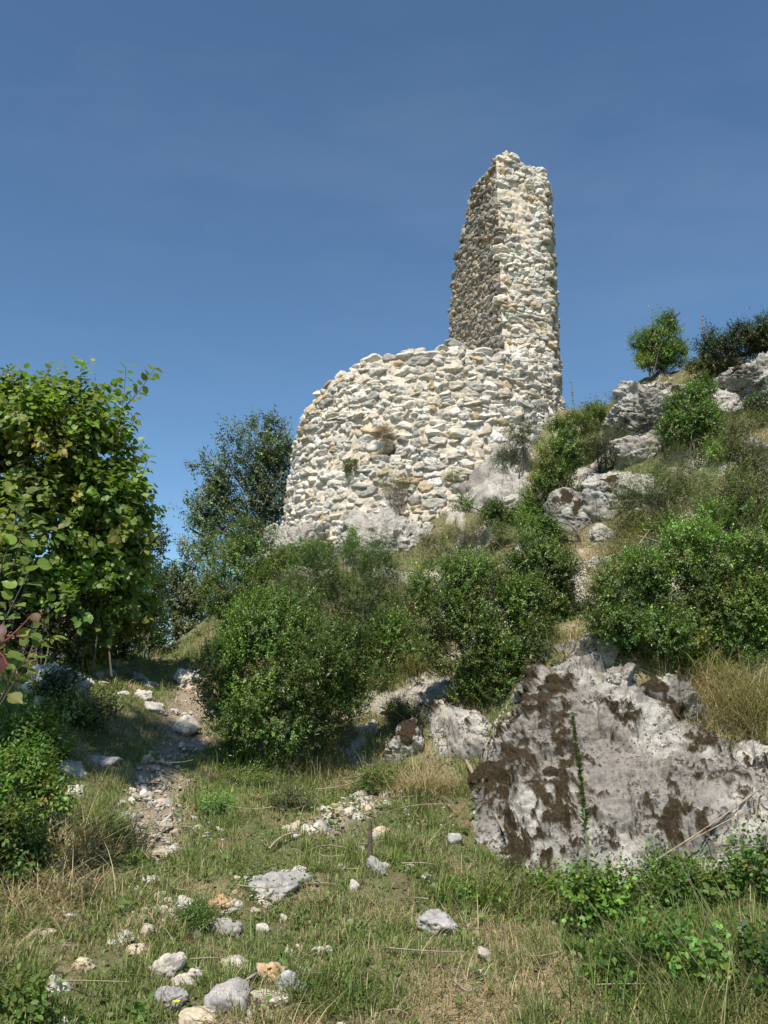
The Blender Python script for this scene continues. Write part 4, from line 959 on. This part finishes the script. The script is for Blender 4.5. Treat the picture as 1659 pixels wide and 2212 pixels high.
for k, (a, m_, e, n_) in enumerate([((235,1000),(268,900),(272,790),34),((268,880),(300,850),(335,795),16),((10,960),(8,860),(6,795),12),((95,930),(100,870),(97,825),12),((205,960),(210,900),(213,860),10),((290,1060),(315,1010),(322,985),10),((300,1200),(325,1170),(338,1160),7),((250,930),(285,930),(290,905),8)]):
    sprig(hz, [at(a[0], a[1], hb[1] - .2), at(m_[0], m_[1], hb[1] - .2), at(e[0], e[1], hb[1] - .2)], n_, .10, 60 + k, name='branch')
plant("evergreen_tree", (-1.55, 21.5, 2.2), [(535,1010,75,80),(470,1020,50,40),(600,1000,60,60),(560,940,50,35),(450,1100,45,60),(540,1110,90,70),(600,1080,60,90),(480,1180,70,70),(430,1130,26,40),(560,1230,80,80)],
      "tall dark evergreen oak behind the tower's left side", "tree", 4600, 10, .075, (.20, .40), tpl='oak', green='oak', mat='oak_leaf', seed=41, fill=.3, lump=.42, gap=.22, stems=14, stem_r=.09, var=.22, part='crown', stem_name='trunk', base_jit=.12, yellow=.02)
plant("evergreen_tree", (-4.6, 20.0, 2.0), [(400,1290,50,60),(370,1260,36,40),(440,1300,50,70),(400,1350,60,40),(410,1215,26,22),(350,1300,30,50)],
      "lower dark evergreen oak at the head of the path", "tree", 1900, 10, .07, (.18, .36), tpl='oak', green='oak', mat='oak_leaf', seed=42, fill=.3, gap=.2, stems=10, stem_r=.06, var=.22, part='crown', stem_name='trunk', yellow=.02)
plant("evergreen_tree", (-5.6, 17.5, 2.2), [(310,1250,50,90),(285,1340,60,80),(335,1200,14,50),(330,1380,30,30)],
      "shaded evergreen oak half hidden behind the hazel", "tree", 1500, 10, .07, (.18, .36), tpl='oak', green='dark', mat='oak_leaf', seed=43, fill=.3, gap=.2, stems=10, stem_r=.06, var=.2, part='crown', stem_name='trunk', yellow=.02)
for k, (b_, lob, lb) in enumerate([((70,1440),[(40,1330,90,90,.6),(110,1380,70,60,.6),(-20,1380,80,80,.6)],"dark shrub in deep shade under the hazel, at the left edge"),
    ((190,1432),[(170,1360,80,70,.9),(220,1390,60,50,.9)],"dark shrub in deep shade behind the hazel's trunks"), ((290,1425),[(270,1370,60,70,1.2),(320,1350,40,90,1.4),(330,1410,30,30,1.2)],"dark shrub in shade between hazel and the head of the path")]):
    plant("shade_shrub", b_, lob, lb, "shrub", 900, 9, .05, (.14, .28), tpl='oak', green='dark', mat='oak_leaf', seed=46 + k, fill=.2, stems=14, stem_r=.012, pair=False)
# a slender tree beside the viewer, outside the view; its shade falls across the path
def lay_xy(p):
    v = np.array(p, float) - (0, 0, CAMZ); zc = v[1] * math.cos(PITCH) + v[2] * math.sin(PITCH)
    return 829.5 + FP * v[0] / zc, 1106 - FP * (-v[1] * math.sin(PITCH) + v[2] * math.cos(PITCH)) / zc
tb = (-4.7, 2.9, float(h(-4.7, 2.9))); tl = []
for c_, r1, r2 in (((-3.95, 3.15, 9.2), .75, .62), ((-4.5, 3.05, 9.0), .6, .55), ((-3.35, 3.15, 9.2), .45, .4), ((-4.7, 2.9, 8.2), .6, .6)):
    tl.append((*lay_xy(c_), r1 * FP / c_[1], r2 * FP / c_[1], c_[1] - tb[1]))
plant("slender_tree", tb, tl, "slender tall tree close beside the viewer whose shade crosses the path", "tree", 900, 7, .088, (.22, .42), tpl='hazel', green='hazel', mat='hazel_leaf', seed=44, fill=.3,
      stems=5, stem_r=.05, spread=.95, droop=.35, pair=False, part='crown', stem_name='trunk', base_jit=.05)
# bramble bank on the left
for i, (b_, lob, lb, g_, n_) in enumerate([
    ((60,1640), [(40,1590,70,70),(90,1620,50,50)], "bramble thicket with yellow-green leaves right below the ivy boulder", 'bright', 620),
    ((50,1780), [(30,1700,70,60),(80,1740,50,50)], "bramble thicket in the middle of the left bank", 'bright', 640),
    ((30,1900), [(10,1830,70,60),(60,1870,40,40)], "bramble thicket at the lower end of the left bank", 'box', 520),
    ((150,1560), [(140,1540,50,26),(200,1550,40,20)], "low brambles creeping from the ivy boulder towards the path", 'olive', 380),
    ((30,2190), [(5,2195,26,16),(45,2205,30,12)], "low bramble clump in the bottom left corner", 'box', 110)]):
    plant("bramble", b_, lob, lb, "bramble", n_, 6, .042, (.12, .26), tpl='oak', green=g_, mat='hazel_leaf', group="brambles on the left bank", seed=50 + i, fill=.15, stems=9, stem_r=.005, pair=False, droop=.2, yellow=.08, base_jit=.2)
plant("ivy", (115, 1490), [(135,1470,32,24,-.28),(110,1500,34,18,-.28)], "ivy spilling over the jagged dark boulder", "ivy", 150, 6, .045, (.1, .2), tpl='oak', green='dark', mat='box_leaf', seed=56, fill=.2, stems=5, stem_r=.005, pair=False)
# brambles at the right foot of the slab
for i, (b_, lob, lb, n_, s_) in enumerate([
    ((1130,1945), [(1110,1925,50,24),(1170,1930,50,26)], "low bramble leaves at the slab's bottom left corner", 260, .034),
    ((1290,1990), [(1260,1945,60,40),(1330,1960,60,40)], "bramble patch at the slab's foot around the tall green spike", 420, .036),
    ((1450,1985), [(1430,1950,60,40),(1500,1945,60,50),(1380,1930,40,34)], "arching bramble patch across the slab's lower right", 420, .040),
    ((1610,1960), [(1580,1920,60,44),(1650,1890,60,54),(1640,1960,60,40)], "tall bramble patch at the right edge in front of the slab", 440, .042),
    ((1380,2120), [(1370,2080,60,50),(1440,2060,60,50),(1320,2110,40,40)], "bramble patch with larger leaves in tall grass, lower right", 170, .044),
    ((1560,2150), [(1540,2110,70,50),(1640,2090,60,60)], "bramble clump in the tall grass at the lower right edge", 150, .044),
    ((1000,1955), [(1000,1945,60,14),(1060,1960,50,16)], "thin creeping bramble right of the wide grey rock", 160, .032)]):
    plant("bramble", b_, lob, lb, "bramble", int(n_ * .72), 6, s_, (.10, .24), tpl='clover' if i % 2 else 'oak', green=(0.110, 0.185, 0.040), mat='hazel_leaf', group="brambles in front of the slab", seed=70 + i, fill=.1, stems=10, stem_r=.0045, pair=False, droop=.1, yellow=.05, base_jit=.25)

# small single plants and sticks
def herb(name, base, top, label, cat, build):
    root = empty(name, base, label, cat); build(root, np.array(base), np.array(top)); return root
def mullein(root, b, t):
    r_ = np.random.default_rng(91); p = bezier(b, (b + t) / 2 + np.array((.06, .05, 0)), t, 24)
    mk('stem', *tube(p, np.linspace(.009, .004, 24), 7), M['green_stem'], root)
    n_ = 480; u = np.sqrt(r_.uniform(.18, 1, n_)); i = (u * 22.9).astype(int); P = p[i] + (p[i + 1] - p[i]) * (u * 22.9 - i)[:, None]
    a = r_.uniform(0, 6.28, n_); D = np.stack([np.cos(a), np.sin(a), np.full(n_, .7)], 1)
    sz = np.where(u < .55, .05, .046) * r_.uniform(.7, 1.3, n_) * (1.3 - .75 * u)
    ok = r_.random(n_) < sstep(.35, .6, u); V, F, c_ = leaves(P[ok], D[ok], np.tile((0, 0, 1.), (ok.sum(), 1)), sz[ok], leaf_tpl('box'), colfun((0.12, 0.145, 0.06), .3)(ok.sum(), r_), r_)
    mk('seed_spike', V, F, M['box_leaf'], root, cols=c_)
    n_ = 14; a = r_.uniform(0, 6.28, n_); D = np.stack([np.cos(a), np.sin(a), np.full(n_, .35)], 1)
    V, F, c_ = leaves(np.tile(b, (n_, 1)) + r_.uniform(0, .12, (n_, 1)) * np.array((0, 0, 1)), D, np.tile((0, 0, 1.), (n_, 1)), r_.uniform(.08, .15, n_), leaf_tpl('oak'), colfun((0.08, 0.13, 0.035))(n_, r_), r_)
    mk('basal_leaf', V, F, M['hazel_leaf'], root, cols=c_)
M['green_stem'] = wood_mat("green_stem", (0.10, 0.15, 0.04), (0.16, 0.20, 0.07))
g = hit1(1275, 2010); herb("mullein_spike", g, at(1236, 1545, g[1] + .05), "tall single green flower spike standing before the slab", "plant", mullein)
def dryspike(root, b, t):
    r_ = np.random.default_rng(int(abs(b[0]) * 100)); p = bezier(b, (b + t) / 2 + r_.normal(0, .02, 3), t, 16); mk('stem', *tube(p, np.linspace(.008, .004, 16), 6), M['dry_wood'], root)
    n_ = 90; u = r_.uniform(.45, 1, n_); i = (u * 14.9).astype(int); P = p[i]; a = r_.uniform(0, 6.28, n_)
    V, F, c_ = leaves(P, np.stack([np.cos(a), np.sin(a), np.full(n_, .8)], 1), np.tile((0, 0, 1.), (n_, 1)), r_.uniform(.02, .045, n_), leaf_tpl('box'), colfun((0.28, 0.22, 0.13), .2, 0)(n_, r_), r_)
    mk('seed_head', V, F, M['grass'], root, cols=c_)
g = hit1(1515, 805); herb("dry_spike", g, at(1518, 676, g[1]), "brown dried flower spike rising from the skyline shrubs", "plant", dryspike)
g = hit1(1240, 905); herb("dry_spike", g, at(1234, 822, g[1]), "pale bleached stem against the sky right of the tower", "plant", dryspike)

def stick(name, a, b, rad, label, mat='dry_wood', cat="stick", bend=.04, twig=0, seed=0):
    r_ = np.random.default_rng(seed); p = bezier(a, (np.array(a) + b) / 2 + r_.normal(0, bend, 3), b, 12)
    pr = [(*tube(p, np.linspace(rad, rad * .6, 12) * (1 + .12 * r_.normal(0, 1, 12)), 8), (1, 1, 1))]
    for _ in range(twig):
        q = p[r_.integers(3, 11)]; e = q + unit(r_.normal(0, 1, 3)) * np.linalg.norm(p[-1] - p[0]) * .25
        pr.append((*tube(bezier(q, (q + e) / 2 + r_.normal(0, .02, 3), e, 5), np.linspace(rad * .5, rad * .2, 5), 5), (1, 1, 1)))
    V, F, _ = join(pr); o = mk(name, V, F, M[mat], origin=p[0]); return tag(o, label, cat)
def gp(px, py, up=.03, near=.05):
    g_ = hit1(px, py); return g_ + np.array((0, -near, up))
g = gp(797, 1880, -.05, 0); stick("dead_post", g, at(800, 1772, g[1] - .02), .022, "short dead wooden stake standing upright in the turf", bend=.01, cat="stake", mat='bark', seed=1)
stick("fallen_cane", gp(1005, 1655, .06, .1), gp(1082, 1812, .08, .22), .017, "pale straight cane lying down the left side of the slab", bend=.015, seed=2)
stick("fallen_branch", gp(1395, 1872, .10, .30), gp(1685, 1665, .14, .34), .007, "long thin bare branch slanting across the slab's right side", twig=4, seed=3)
stick("fallen_branch", gp(1455, 1840, .10, .28), gp(1660, 1735, .12, .32), .005, "second shorter thin branch lying just below the long one on the slab", twig=4, seed=33)
stick("twig", gp(583, 1838, .02), gp(650, 1806, .03), .010, "pale thin twig lying below the scree", seed=4)
stick("twig", gp(492, 2150, .03), gp(555, 2120, .05), .010, "curved grey twig beside the round grey boulder", bend=.06, seed=5)
stick("twig", gp(288, 1568, .02), gp(312, 1577, .03), .014, "whitish stick in the turf left of the hollowed block", seed=6)
for k, (a, b_, lb) in enumerate([((1200,1290),(1300,1340),"dry stalk fallen across the dark recess"),((1215,1275),(1290,1345),"dry stalk crossing another over the dark recess"),((1240,1260),(1275,1350),"steep dry stalk hanging down by the tilted block"),
                                 ((1330,1250),(1400,1160),"thin bare stalk leaning over the mid slope"),((1370,1180),(1480,1225),"thin bare stalk arching right over the mid slope"),((1620,1000),(1632,1080),"bleached dead stem upright in the thin shrub")]):
    stick("dry_stalk", gp(*a, .1, .2), gp(*b_, .12, .25), .008, lb, twig=3, seed=40 + k)
# dogwood branch with red stems and berries, close by at the left edge
dw = empty("dogwood_branch", at(-60, 1440, 4.6), "red-stemmed dogwood branch with dark berries and a red leaf, close at the left edge", "branch")
for k, (a, m_, e) in enumerate([((-60,1440),(20,1385),(72,1325)),((-60,1370),(0,1372),(55,1376)),((-40,1400),(10,1400),(15,1440))]):
    mk('stem', *tube(bezier(at(*a, 4.6), at(*m_, 4.6), at(*e, 4.6), 10), np.linspace(.008, .004, 10), 6), M['red_stem'], dw)
r_ = np.random.default_rng(5)
def dleaf(px, py, dx, dz, col, size, seed):
    P = at(px, py, 4.6)[None]; V, F, c_ = leaves(P, np.array([(dx, -.2, dz)]), np.array([(.2, -.9, .5)]), np.array([size]), leaf_tpl('hazel'), np.array([col]), r_)
    mk('leaf', V, F, M['hazel_leaf'], dw, cols=c_)
dleaf(0, 1420, .25, -1, (0.11, 0.028, 0.028), .08, 1); dleaf(72, 1325, .6, -.8, (0.13, 0.075, 0.04), .06, 2); dleaf(-10, 1350, .4, -.6, (0.12, 0.05, 0.03), .10, 3)
for k in range(14):
    c_ = at(20 + r_.normal(0, 16), 1345 + r_.normal(0, 12), 4.6 + r_.normal(0, .02)); V, F = ICO[2]
    mk('berry', c_ + V * .006, F, M['berry'] if 'berry' in M else M.setdefault('berry', wood_mat("berry", (0.01, 0.008, 0.015), (0.02, 0.015, 0.03))), dw)
hs = plant("hazel_shoot", tuple(at(-20, 1560, 5.2)), [(-10,1470,4,40)], "young hazel shoot with big toothed leaves at the left edge, near the dogwood", "sapling", 8, 4, .08, (.1, .2), tpl='hazel', green='hazel', mat='hazel_leaf', seed=80, stems=2, stem_r=.006, pair=False)
for k, (a, m_, e, n_) in enumerate([((-10,1530),(40,1440),(70,1360),12),((-10,1540),(50,1440),(105,1370),12),((-20,1400),(30,1300),(75,1210),14),((-20,1300),(20,1180),(50,1060),14),((20,1250),(50,1150),(60,1090),9)]):
    sprig(hs, [at(a[0], a[1], 5.2), at(m_[0], m_[1], 5.2), at(e[0], e[1], 5.2)], n_, .085, 160 + k, rad=.006)
# single small herbs
def rosette(px, py, n_, size, label, col=(0.10, 0.17, 0.04), up=.8, seed=0):
    b = hit1(px, py); r_ = np.random.default_rng(seed); root = empty("rosette_plant", b, label, "plant")
    a = np.arange(n_) * 2.4; D = np.stack([np.cos(a), np.sin(a), r_.uniform(.2, up * 2, n_)], 1)
    for i in range(n_):
        V, F, c_ = leaves(b[None], D[i:i + 1], np.array([(0, 0, 1.)]) + .01, np.array([size * r_.uniform(.7, 1.2)]), leaf_tpl('oak'), colfun(col)(1, r_), r_); mk('leaf', V, F, M['hazel_leaf'], root, cols=c_)
rosette(850, 1545, 9, .20, "upright broad-leaved rosette on the slope under the hanging grass", seed=1)
rosette(1185, 1710, 7, .10, "pale small rosette on the slab's left flank", seed=2)
rosette(300, 2185, 10, .09, "broad-leaved weed left of the grey boulders in front", seed=3)
rosette(1240, 2060, 6, .10, "broad-leaved weed at the foot of the tall green spike", seed=4)
b = hit1(375, 2185); fl = empty("yellow_flower", b, "single yellow flower in front of the upright grey stone", "flower"); t = at(381, 2165, b[1] - .03)
mk('stem', *tube(bezier(b, (b + t) / 2, t, 6), .003, 5), M['green_stem'], fl)
m, n, bb, out = newmat("yellow_petal"); bb.inputs['Base Color'].default_value = (0.75, 0.55, 0.02, 1); M['petal'] = m
V, F, c_ = leaves(np.tile(t, (8, 1)), np.stack([np.cos(np.arange(8) * .785), np.sin(np.arange(8) * .785), np.full(8, .3)], 1), np.tile((0, 0, 1.), (8, 1)), np.full(8, .022), leaf_tpl('clover'), np.tile((.7, .5, .02), (8, 1)), r_)
mk('petals', V, F, M['petal'], fl, cols=c_)

# ------------------------------------------------------------------ grass, dry grass and ground herbs (nobody could count them)
def blades(X, Ln, W, lean, cols, r_, seg=3):
    N = len(X); z = h(X[:, 0], X[:, 1]); nrm_ = hnorm(X[:, 0], X[:, 1]); P = np.concatenate([X, z[:, None] - .01], 1)
    a = r_.uniform(0, 6.28, N); dirh = np.stack([np.cos(a), np.sin(a), 0 * a], 1); side = np.stack([-np.sin(a), np.cos(a), 0 * a], 1)
    upv = unit(np.array((0, 0, 1.)) + .35 * nrm_ + dirh * lean[:, None] * .5); bend = lean[:, None] * dirh - np.array((0, 0, .35)) * lean[:, None]
    rows = []
    for k in range(seg + 1):
        t = k / seg; c_ = P + Ln[:, None] * (upv * t + bend * t * t)
        if k < seg:
            wd = (W * (1 - .55 * t))[:, None] * side; rows += [c_ - wd, c_ + wd]
        else: rows.append(c_)
    V = np.stack(rows, 1); nv = V.shape[1]; f4 = np.array([(2 * k, 2 * k + 1, 2 * k + 3, 2 * k + 2) for k in range(seg - 1)]); f3 = np.array([(2 * seg - 2, 2 * seg - 1, 2 * seg)])
    o_ = np.arange(N)[:, None, None] * nv
    return V.reshape(-1, 3), [(f4[None] + o_).reshape(-1, 4), (f3[None] + o_).reshape(-1, 3)], np.repeat(cols, nv, axis=0)

SLABS = [slab_poly] + [[(1195,1110),(1225,1065),(1280,1060),(1300,1090),(1290,1135),(1240,1150)]]
def grass_sites(n_, r_, dens):
    Y = 3.6 * (15 / 3.6) ** r_.random(n_); x = r_.uniform(-1, 1, n_) * (0.80 * Y + .8); X = np.stack([x, Y], 1)
    X = X[(r_.random(n_) < np.minimum(Y / 5.5, 1))]          # wider rows farther off already thin the turf
    p, s_, d, b = fields(X); k = dens(X, p, s_, d, b) * (1 - .92 * rocky(X)); m_ = r_.random(len(X)) < k
    return X[m_], d[m_], b[m_]
r_ = np.random.default_rng(21)
def dens_g(X, p, s_, d, b): return np.clip((1 - p) * (1 - .85 * s_) * (1 - .45 * d) * (1 - .6 * b) * (.55 + .9 * sstep(-.3, .4, fbm(np.concatenate([X * 3, X[:, :1] * 0 + 2], 1), 3))), 0, 1)
X, d, b = grass_sites(800000, r_, dens_g); N = len(X)
near = 1 + .05 * X[:, 1]
tall = np.exp(np.clip(fbm(np.concatenate([X * 1.7, X[:, :1] * 0 + 9], 1), 3) + .9 * fbm(np.concatenate([X * 6, X[:, :1] * 0 + 4], 1), 2), -1, 1) * 1.1); tall *= 1 + 0.8 * sstep(1.2, 2.6, X[:, 0]) * (X[:, 1] < 6.5)
Ln = np.clip(.048 * tall * np.exp(r_.normal(0, .35, N)), .02, .42); lean = np.abs(r_.normal(.35, .3, N))
gcol_ = np.where(r_.random((N, 1)) < .14 + .42 * d[:, None], np.array((0.44, 0.36, 0.215)), np.array((0.205, 0.255, 0.078))) * np.exp(r_.normal(0, .25, (N, 1)))
V, F, c_ = blades(X, Ln, .0024 * near * r_.uniform(.7, 1.3, N), lean, gcol_, r_)
tag(mk("grass", V, F, M['grass'], cols=np.clip(c_, 0, .6)), kind='stuff')
def dens_d(X, p, s_, d, b): return np.clip((1 - p) * (1 - .7 * s_) * (d ** 1.3), 0, 1)
X, d, b = grass_sites(185000, r_, dens_d); N = len(X)
Ln = np.clip(.08 * np.exp(r_.normal(0, .45, N)), .02, .35)
V, F, c_ = blades(X, Ln, .0022 * (1 + .05 * X[:, 1]), np.abs(r_.normal(.8, .45, N)), np.array((0.44, 0.345, 0.205)) * np.exp(r_.normal(0, .25, (N, 1))), r_)
tag(mk("dry_grass", V, F, M['grass'], cols=np.clip(c_, 0, .6)), kind='stuff')
def dens_h(X, p, s_, d, b): return np.clip((1 - p) * (1 - .5 * d) * (.12 + .88 * sstep(-.1, .45, fbm(np.concatenate([X * 1.4, X[:, :1] * 0 + 19], 1), 4))) + .5 * sstep(1.0, 2.2, X[:, 0]) * (X[:, 1] < 7), 0, 1)
X, d, b = grass_sites(155000, r_, dens_h); N = len(X); z = h(X[:, 0], X[:, 1]) + r_.uniform(.01, .07, N); a = r_.uniform(0, 6.28, N)
V, F, c_ = leaves(np.concatenate([X, z[:, None]], 1), np.stack([np.cos(a), np.sin(a), r_.uniform(-.1, .7, N)], 1), np.array((0, -.2, 1.)) + r_.normal(0, .35, (N, 3)), .022 * np.exp(r_.normal(0, .4, N)), leaf_tpl('clover'), colfun((0.120, 0.185, 0.048), .25)(N, r_), r_)
tag(mk("ground_herbs", V, F, M['hazel_leaf'], cols=c_), kind='stuff')

r_ = np.random.default_rng(77); tw = []
bx = np.concatenate([np.stack([r_.uniform(.2, 5.2, 520), r_.uniform(8.4, 15, 520)], 1), np.stack([r_.uniform(-2.6, 2.2, 130), r_.uniform(4.2, 8.4, 130)], 1)])
for x_, y_ in bx:
    q = np.array((x_, y_, float(h(x_, y_)) + r_.uniform(.0, .08))); L_ = r_.uniform(.12, .55); dv = unit(np.array((r_.normal(0, 1), r_.normal(0, .6) - .2, r_.normal(.1, .35)))) * L_
    if y_ < 8.4: dv[2] *= .2
    tw.append((*tube(bezier(q, q + dv * .5 + r_.normal(0, .05, 3), q + dv, 5), np.linspace(.0045, .002, 5) * (1 + .04 * y_), 3), (1, 1, 1)))
V, F, _ = join(tw); tag(mk("twig_litter", V, F, M['dry_wood']), kind='stuff')

# single tussocks and long stalks that stand out
def tussock(px, py, n_, ln, label, col, lean=.9, spread=.08, seed=0, name="grass_tussock"):
    r_ = np.random.default_rng(seed); b = hit1(px, py); X = b[None, :2] + r_.normal(0, spread, (n_, 2)); L = ln * np.exp(r_.normal(0, .25, n_))
    V, F, c_ = blades(X, L, .0026 * (1 + .05 * b[1]) * np.ones(n_), np.abs(r_.normal(lean, .3, n_)), np.array(col) * np.exp(r_.normal(0, .25, (n_, 1))), r_, 4)
    tag(mk(name, V, F, M['grass'], cols=np.clip(c_, 0, .6), origin=b), label, "grass tussock")
DG, GG, OG = (0.44, 0.35, 0.21), (0.14, 0.195, 0.05), (0.27, 0.255, 0.11)
for k, a in enumerate([(905,1440,420,.42,"grass tussock hanging over the mossy rock rib",OG,1.0,.10),(905,1715,380,.30,"dry drooping tussock on the slope left of the slab",DG,1.0,.12),
    (1570,1520,700,.38,"large dry tussock right of the blackened rock",DG,.9,.22),(1640,1560,500,.34,"dry tussock at the right edge above the slab",OG,.9,.18),(1530,1450,300,.34,"green tussock under the largest bright shrub",GG,.8,.15),
    (150,1850,420,.30,"dry drooping tussock on the left bank, largest there",DG,.9,.15),(215,1815,360,.28,"green tussock right of the dry one on the left bank",GG,.8,.14),(95,1940,380,.26,"dry tussock at the bottom of the left bank",DG,.9,.18),
    (560,1650,360,.26,"green tussock at the foot of the biggest box shrub",GG,.6,.2),(690,1680,300,.22,"tussock right of the biggest box shrub's shade",OG,.6,.18),(840,1685,260,.20,"low tussock on the slope above the stake",OG,.7,.14),
    (1090,1960,300,.26,"tussock in front of the slab's bottom left corner",OG,.6,.15),(1290,880,240,.32,"dry tussock on the skyline by the bleached stem",DG,.8,.16),(1270,905,200,.28,"second dry tussock below the skyline one by the bleached stem",OG,.8,.14),
    (1240,1400,120,.3,"thin dry tussock on top of the tilted block",DG,.9,.1),(1380,1160,260,.3,"dry tussock in the middle of the right slope",OG,.8,.2),(1300,1250,260,.28,"dry tussock below the small white ledges",DG,.9,.18),(1170,1000,160,.26,"dry tussock between bedrock ramp and diagonal shrub",DG,.8,.12),
    (1100,1030,180,.26,"olive tussock under the twiggy shrub on the bedrock ramp",OG,.8,.12),(700,2170,400,.16,"dark green tussock right of the front stones",GG,.6,.12),(990,1560,200,.2,"dry tussock on the low white ledge",DG,.9,.14),(1500,2080,600,.26,"tall green grass clump in the lower right corner, upper part",GG,.6,.3),
    (1420,2180,500,.24,"tall green grass clump in the lower right corner, lower part",GG,.6,.3),(1620,2200,500,.28,"tall grass clump in the bottom right corner",OG,.6,.25)]):
    tussock(*a[:5], a[5], a[6], a[7], seed=200 + k)
def stalk(px, py, tx, ty, label, seed):
    b = hit1(px, py); t = at(tx, ty, b[1] - .1); r_ = np.random.default_rng(seed); p = bezier(b, (b + t) / 2 + r_.normal(0, .04, 3), t, 12)
    root = empty("grass_stalk", b, label, "grass stalk", "long dry grass stalks in front of the slab")
    mk('stem', *tube(p, np.linspace(.0022, .0012, 12), 5), M['dry_wood'], root)
    n_ = 26; i = r_.integers(8, 11, n_); P = p[i] + (p[i + 1] - p[i]) * r_.random((n_, 1)); D = unit(p[-1] - p[-4])[None] + r_.normal(0, .3, (n_, 3))
    V, F, c_ = leaves(P, D, r_.normal(0, 1, (n_, 3)), r_.uniform(.014, .024, n_), leaf_tpl('narrow'), colfun((0.30, 0.23, 0.13), .2, 0)(n_, r_), r_); mk('seed_head', V, F, M['grass'], root, cols=c_)
for k, a in enumerate([(1600,2200,1290,1800,"longest dry stalk, its tip reaching up to the tall green spike"),(1640,2190,1430,1790,"dry stalk leaning left with its tip on the slab's middle"),(1500,2190,1260,1930,"dry stalk crossing behind the tall green spike's base"),
    (1560,2120,1380,1890,"dry stalk with its tip in the brambles left of the arching patch"),(1560,2060,1480,1860,"short dry stalk under the long fallen branch"),(1390,2150,1310,1990,"short dry stalk just right of the spike's base"),(1010,2180,940,2010,"lone dry stalk by the wide grey rock"),
    (330,2190,425,2020,"dry stalk leaning right over the front stones"),(195,2200,180,1990,"dry stalk upright on the left below the bank"),(1650,1960,1590,1720,"dry stalk at the right edge in front of the slab")]):
    stalk(*a, seed=300 + k)
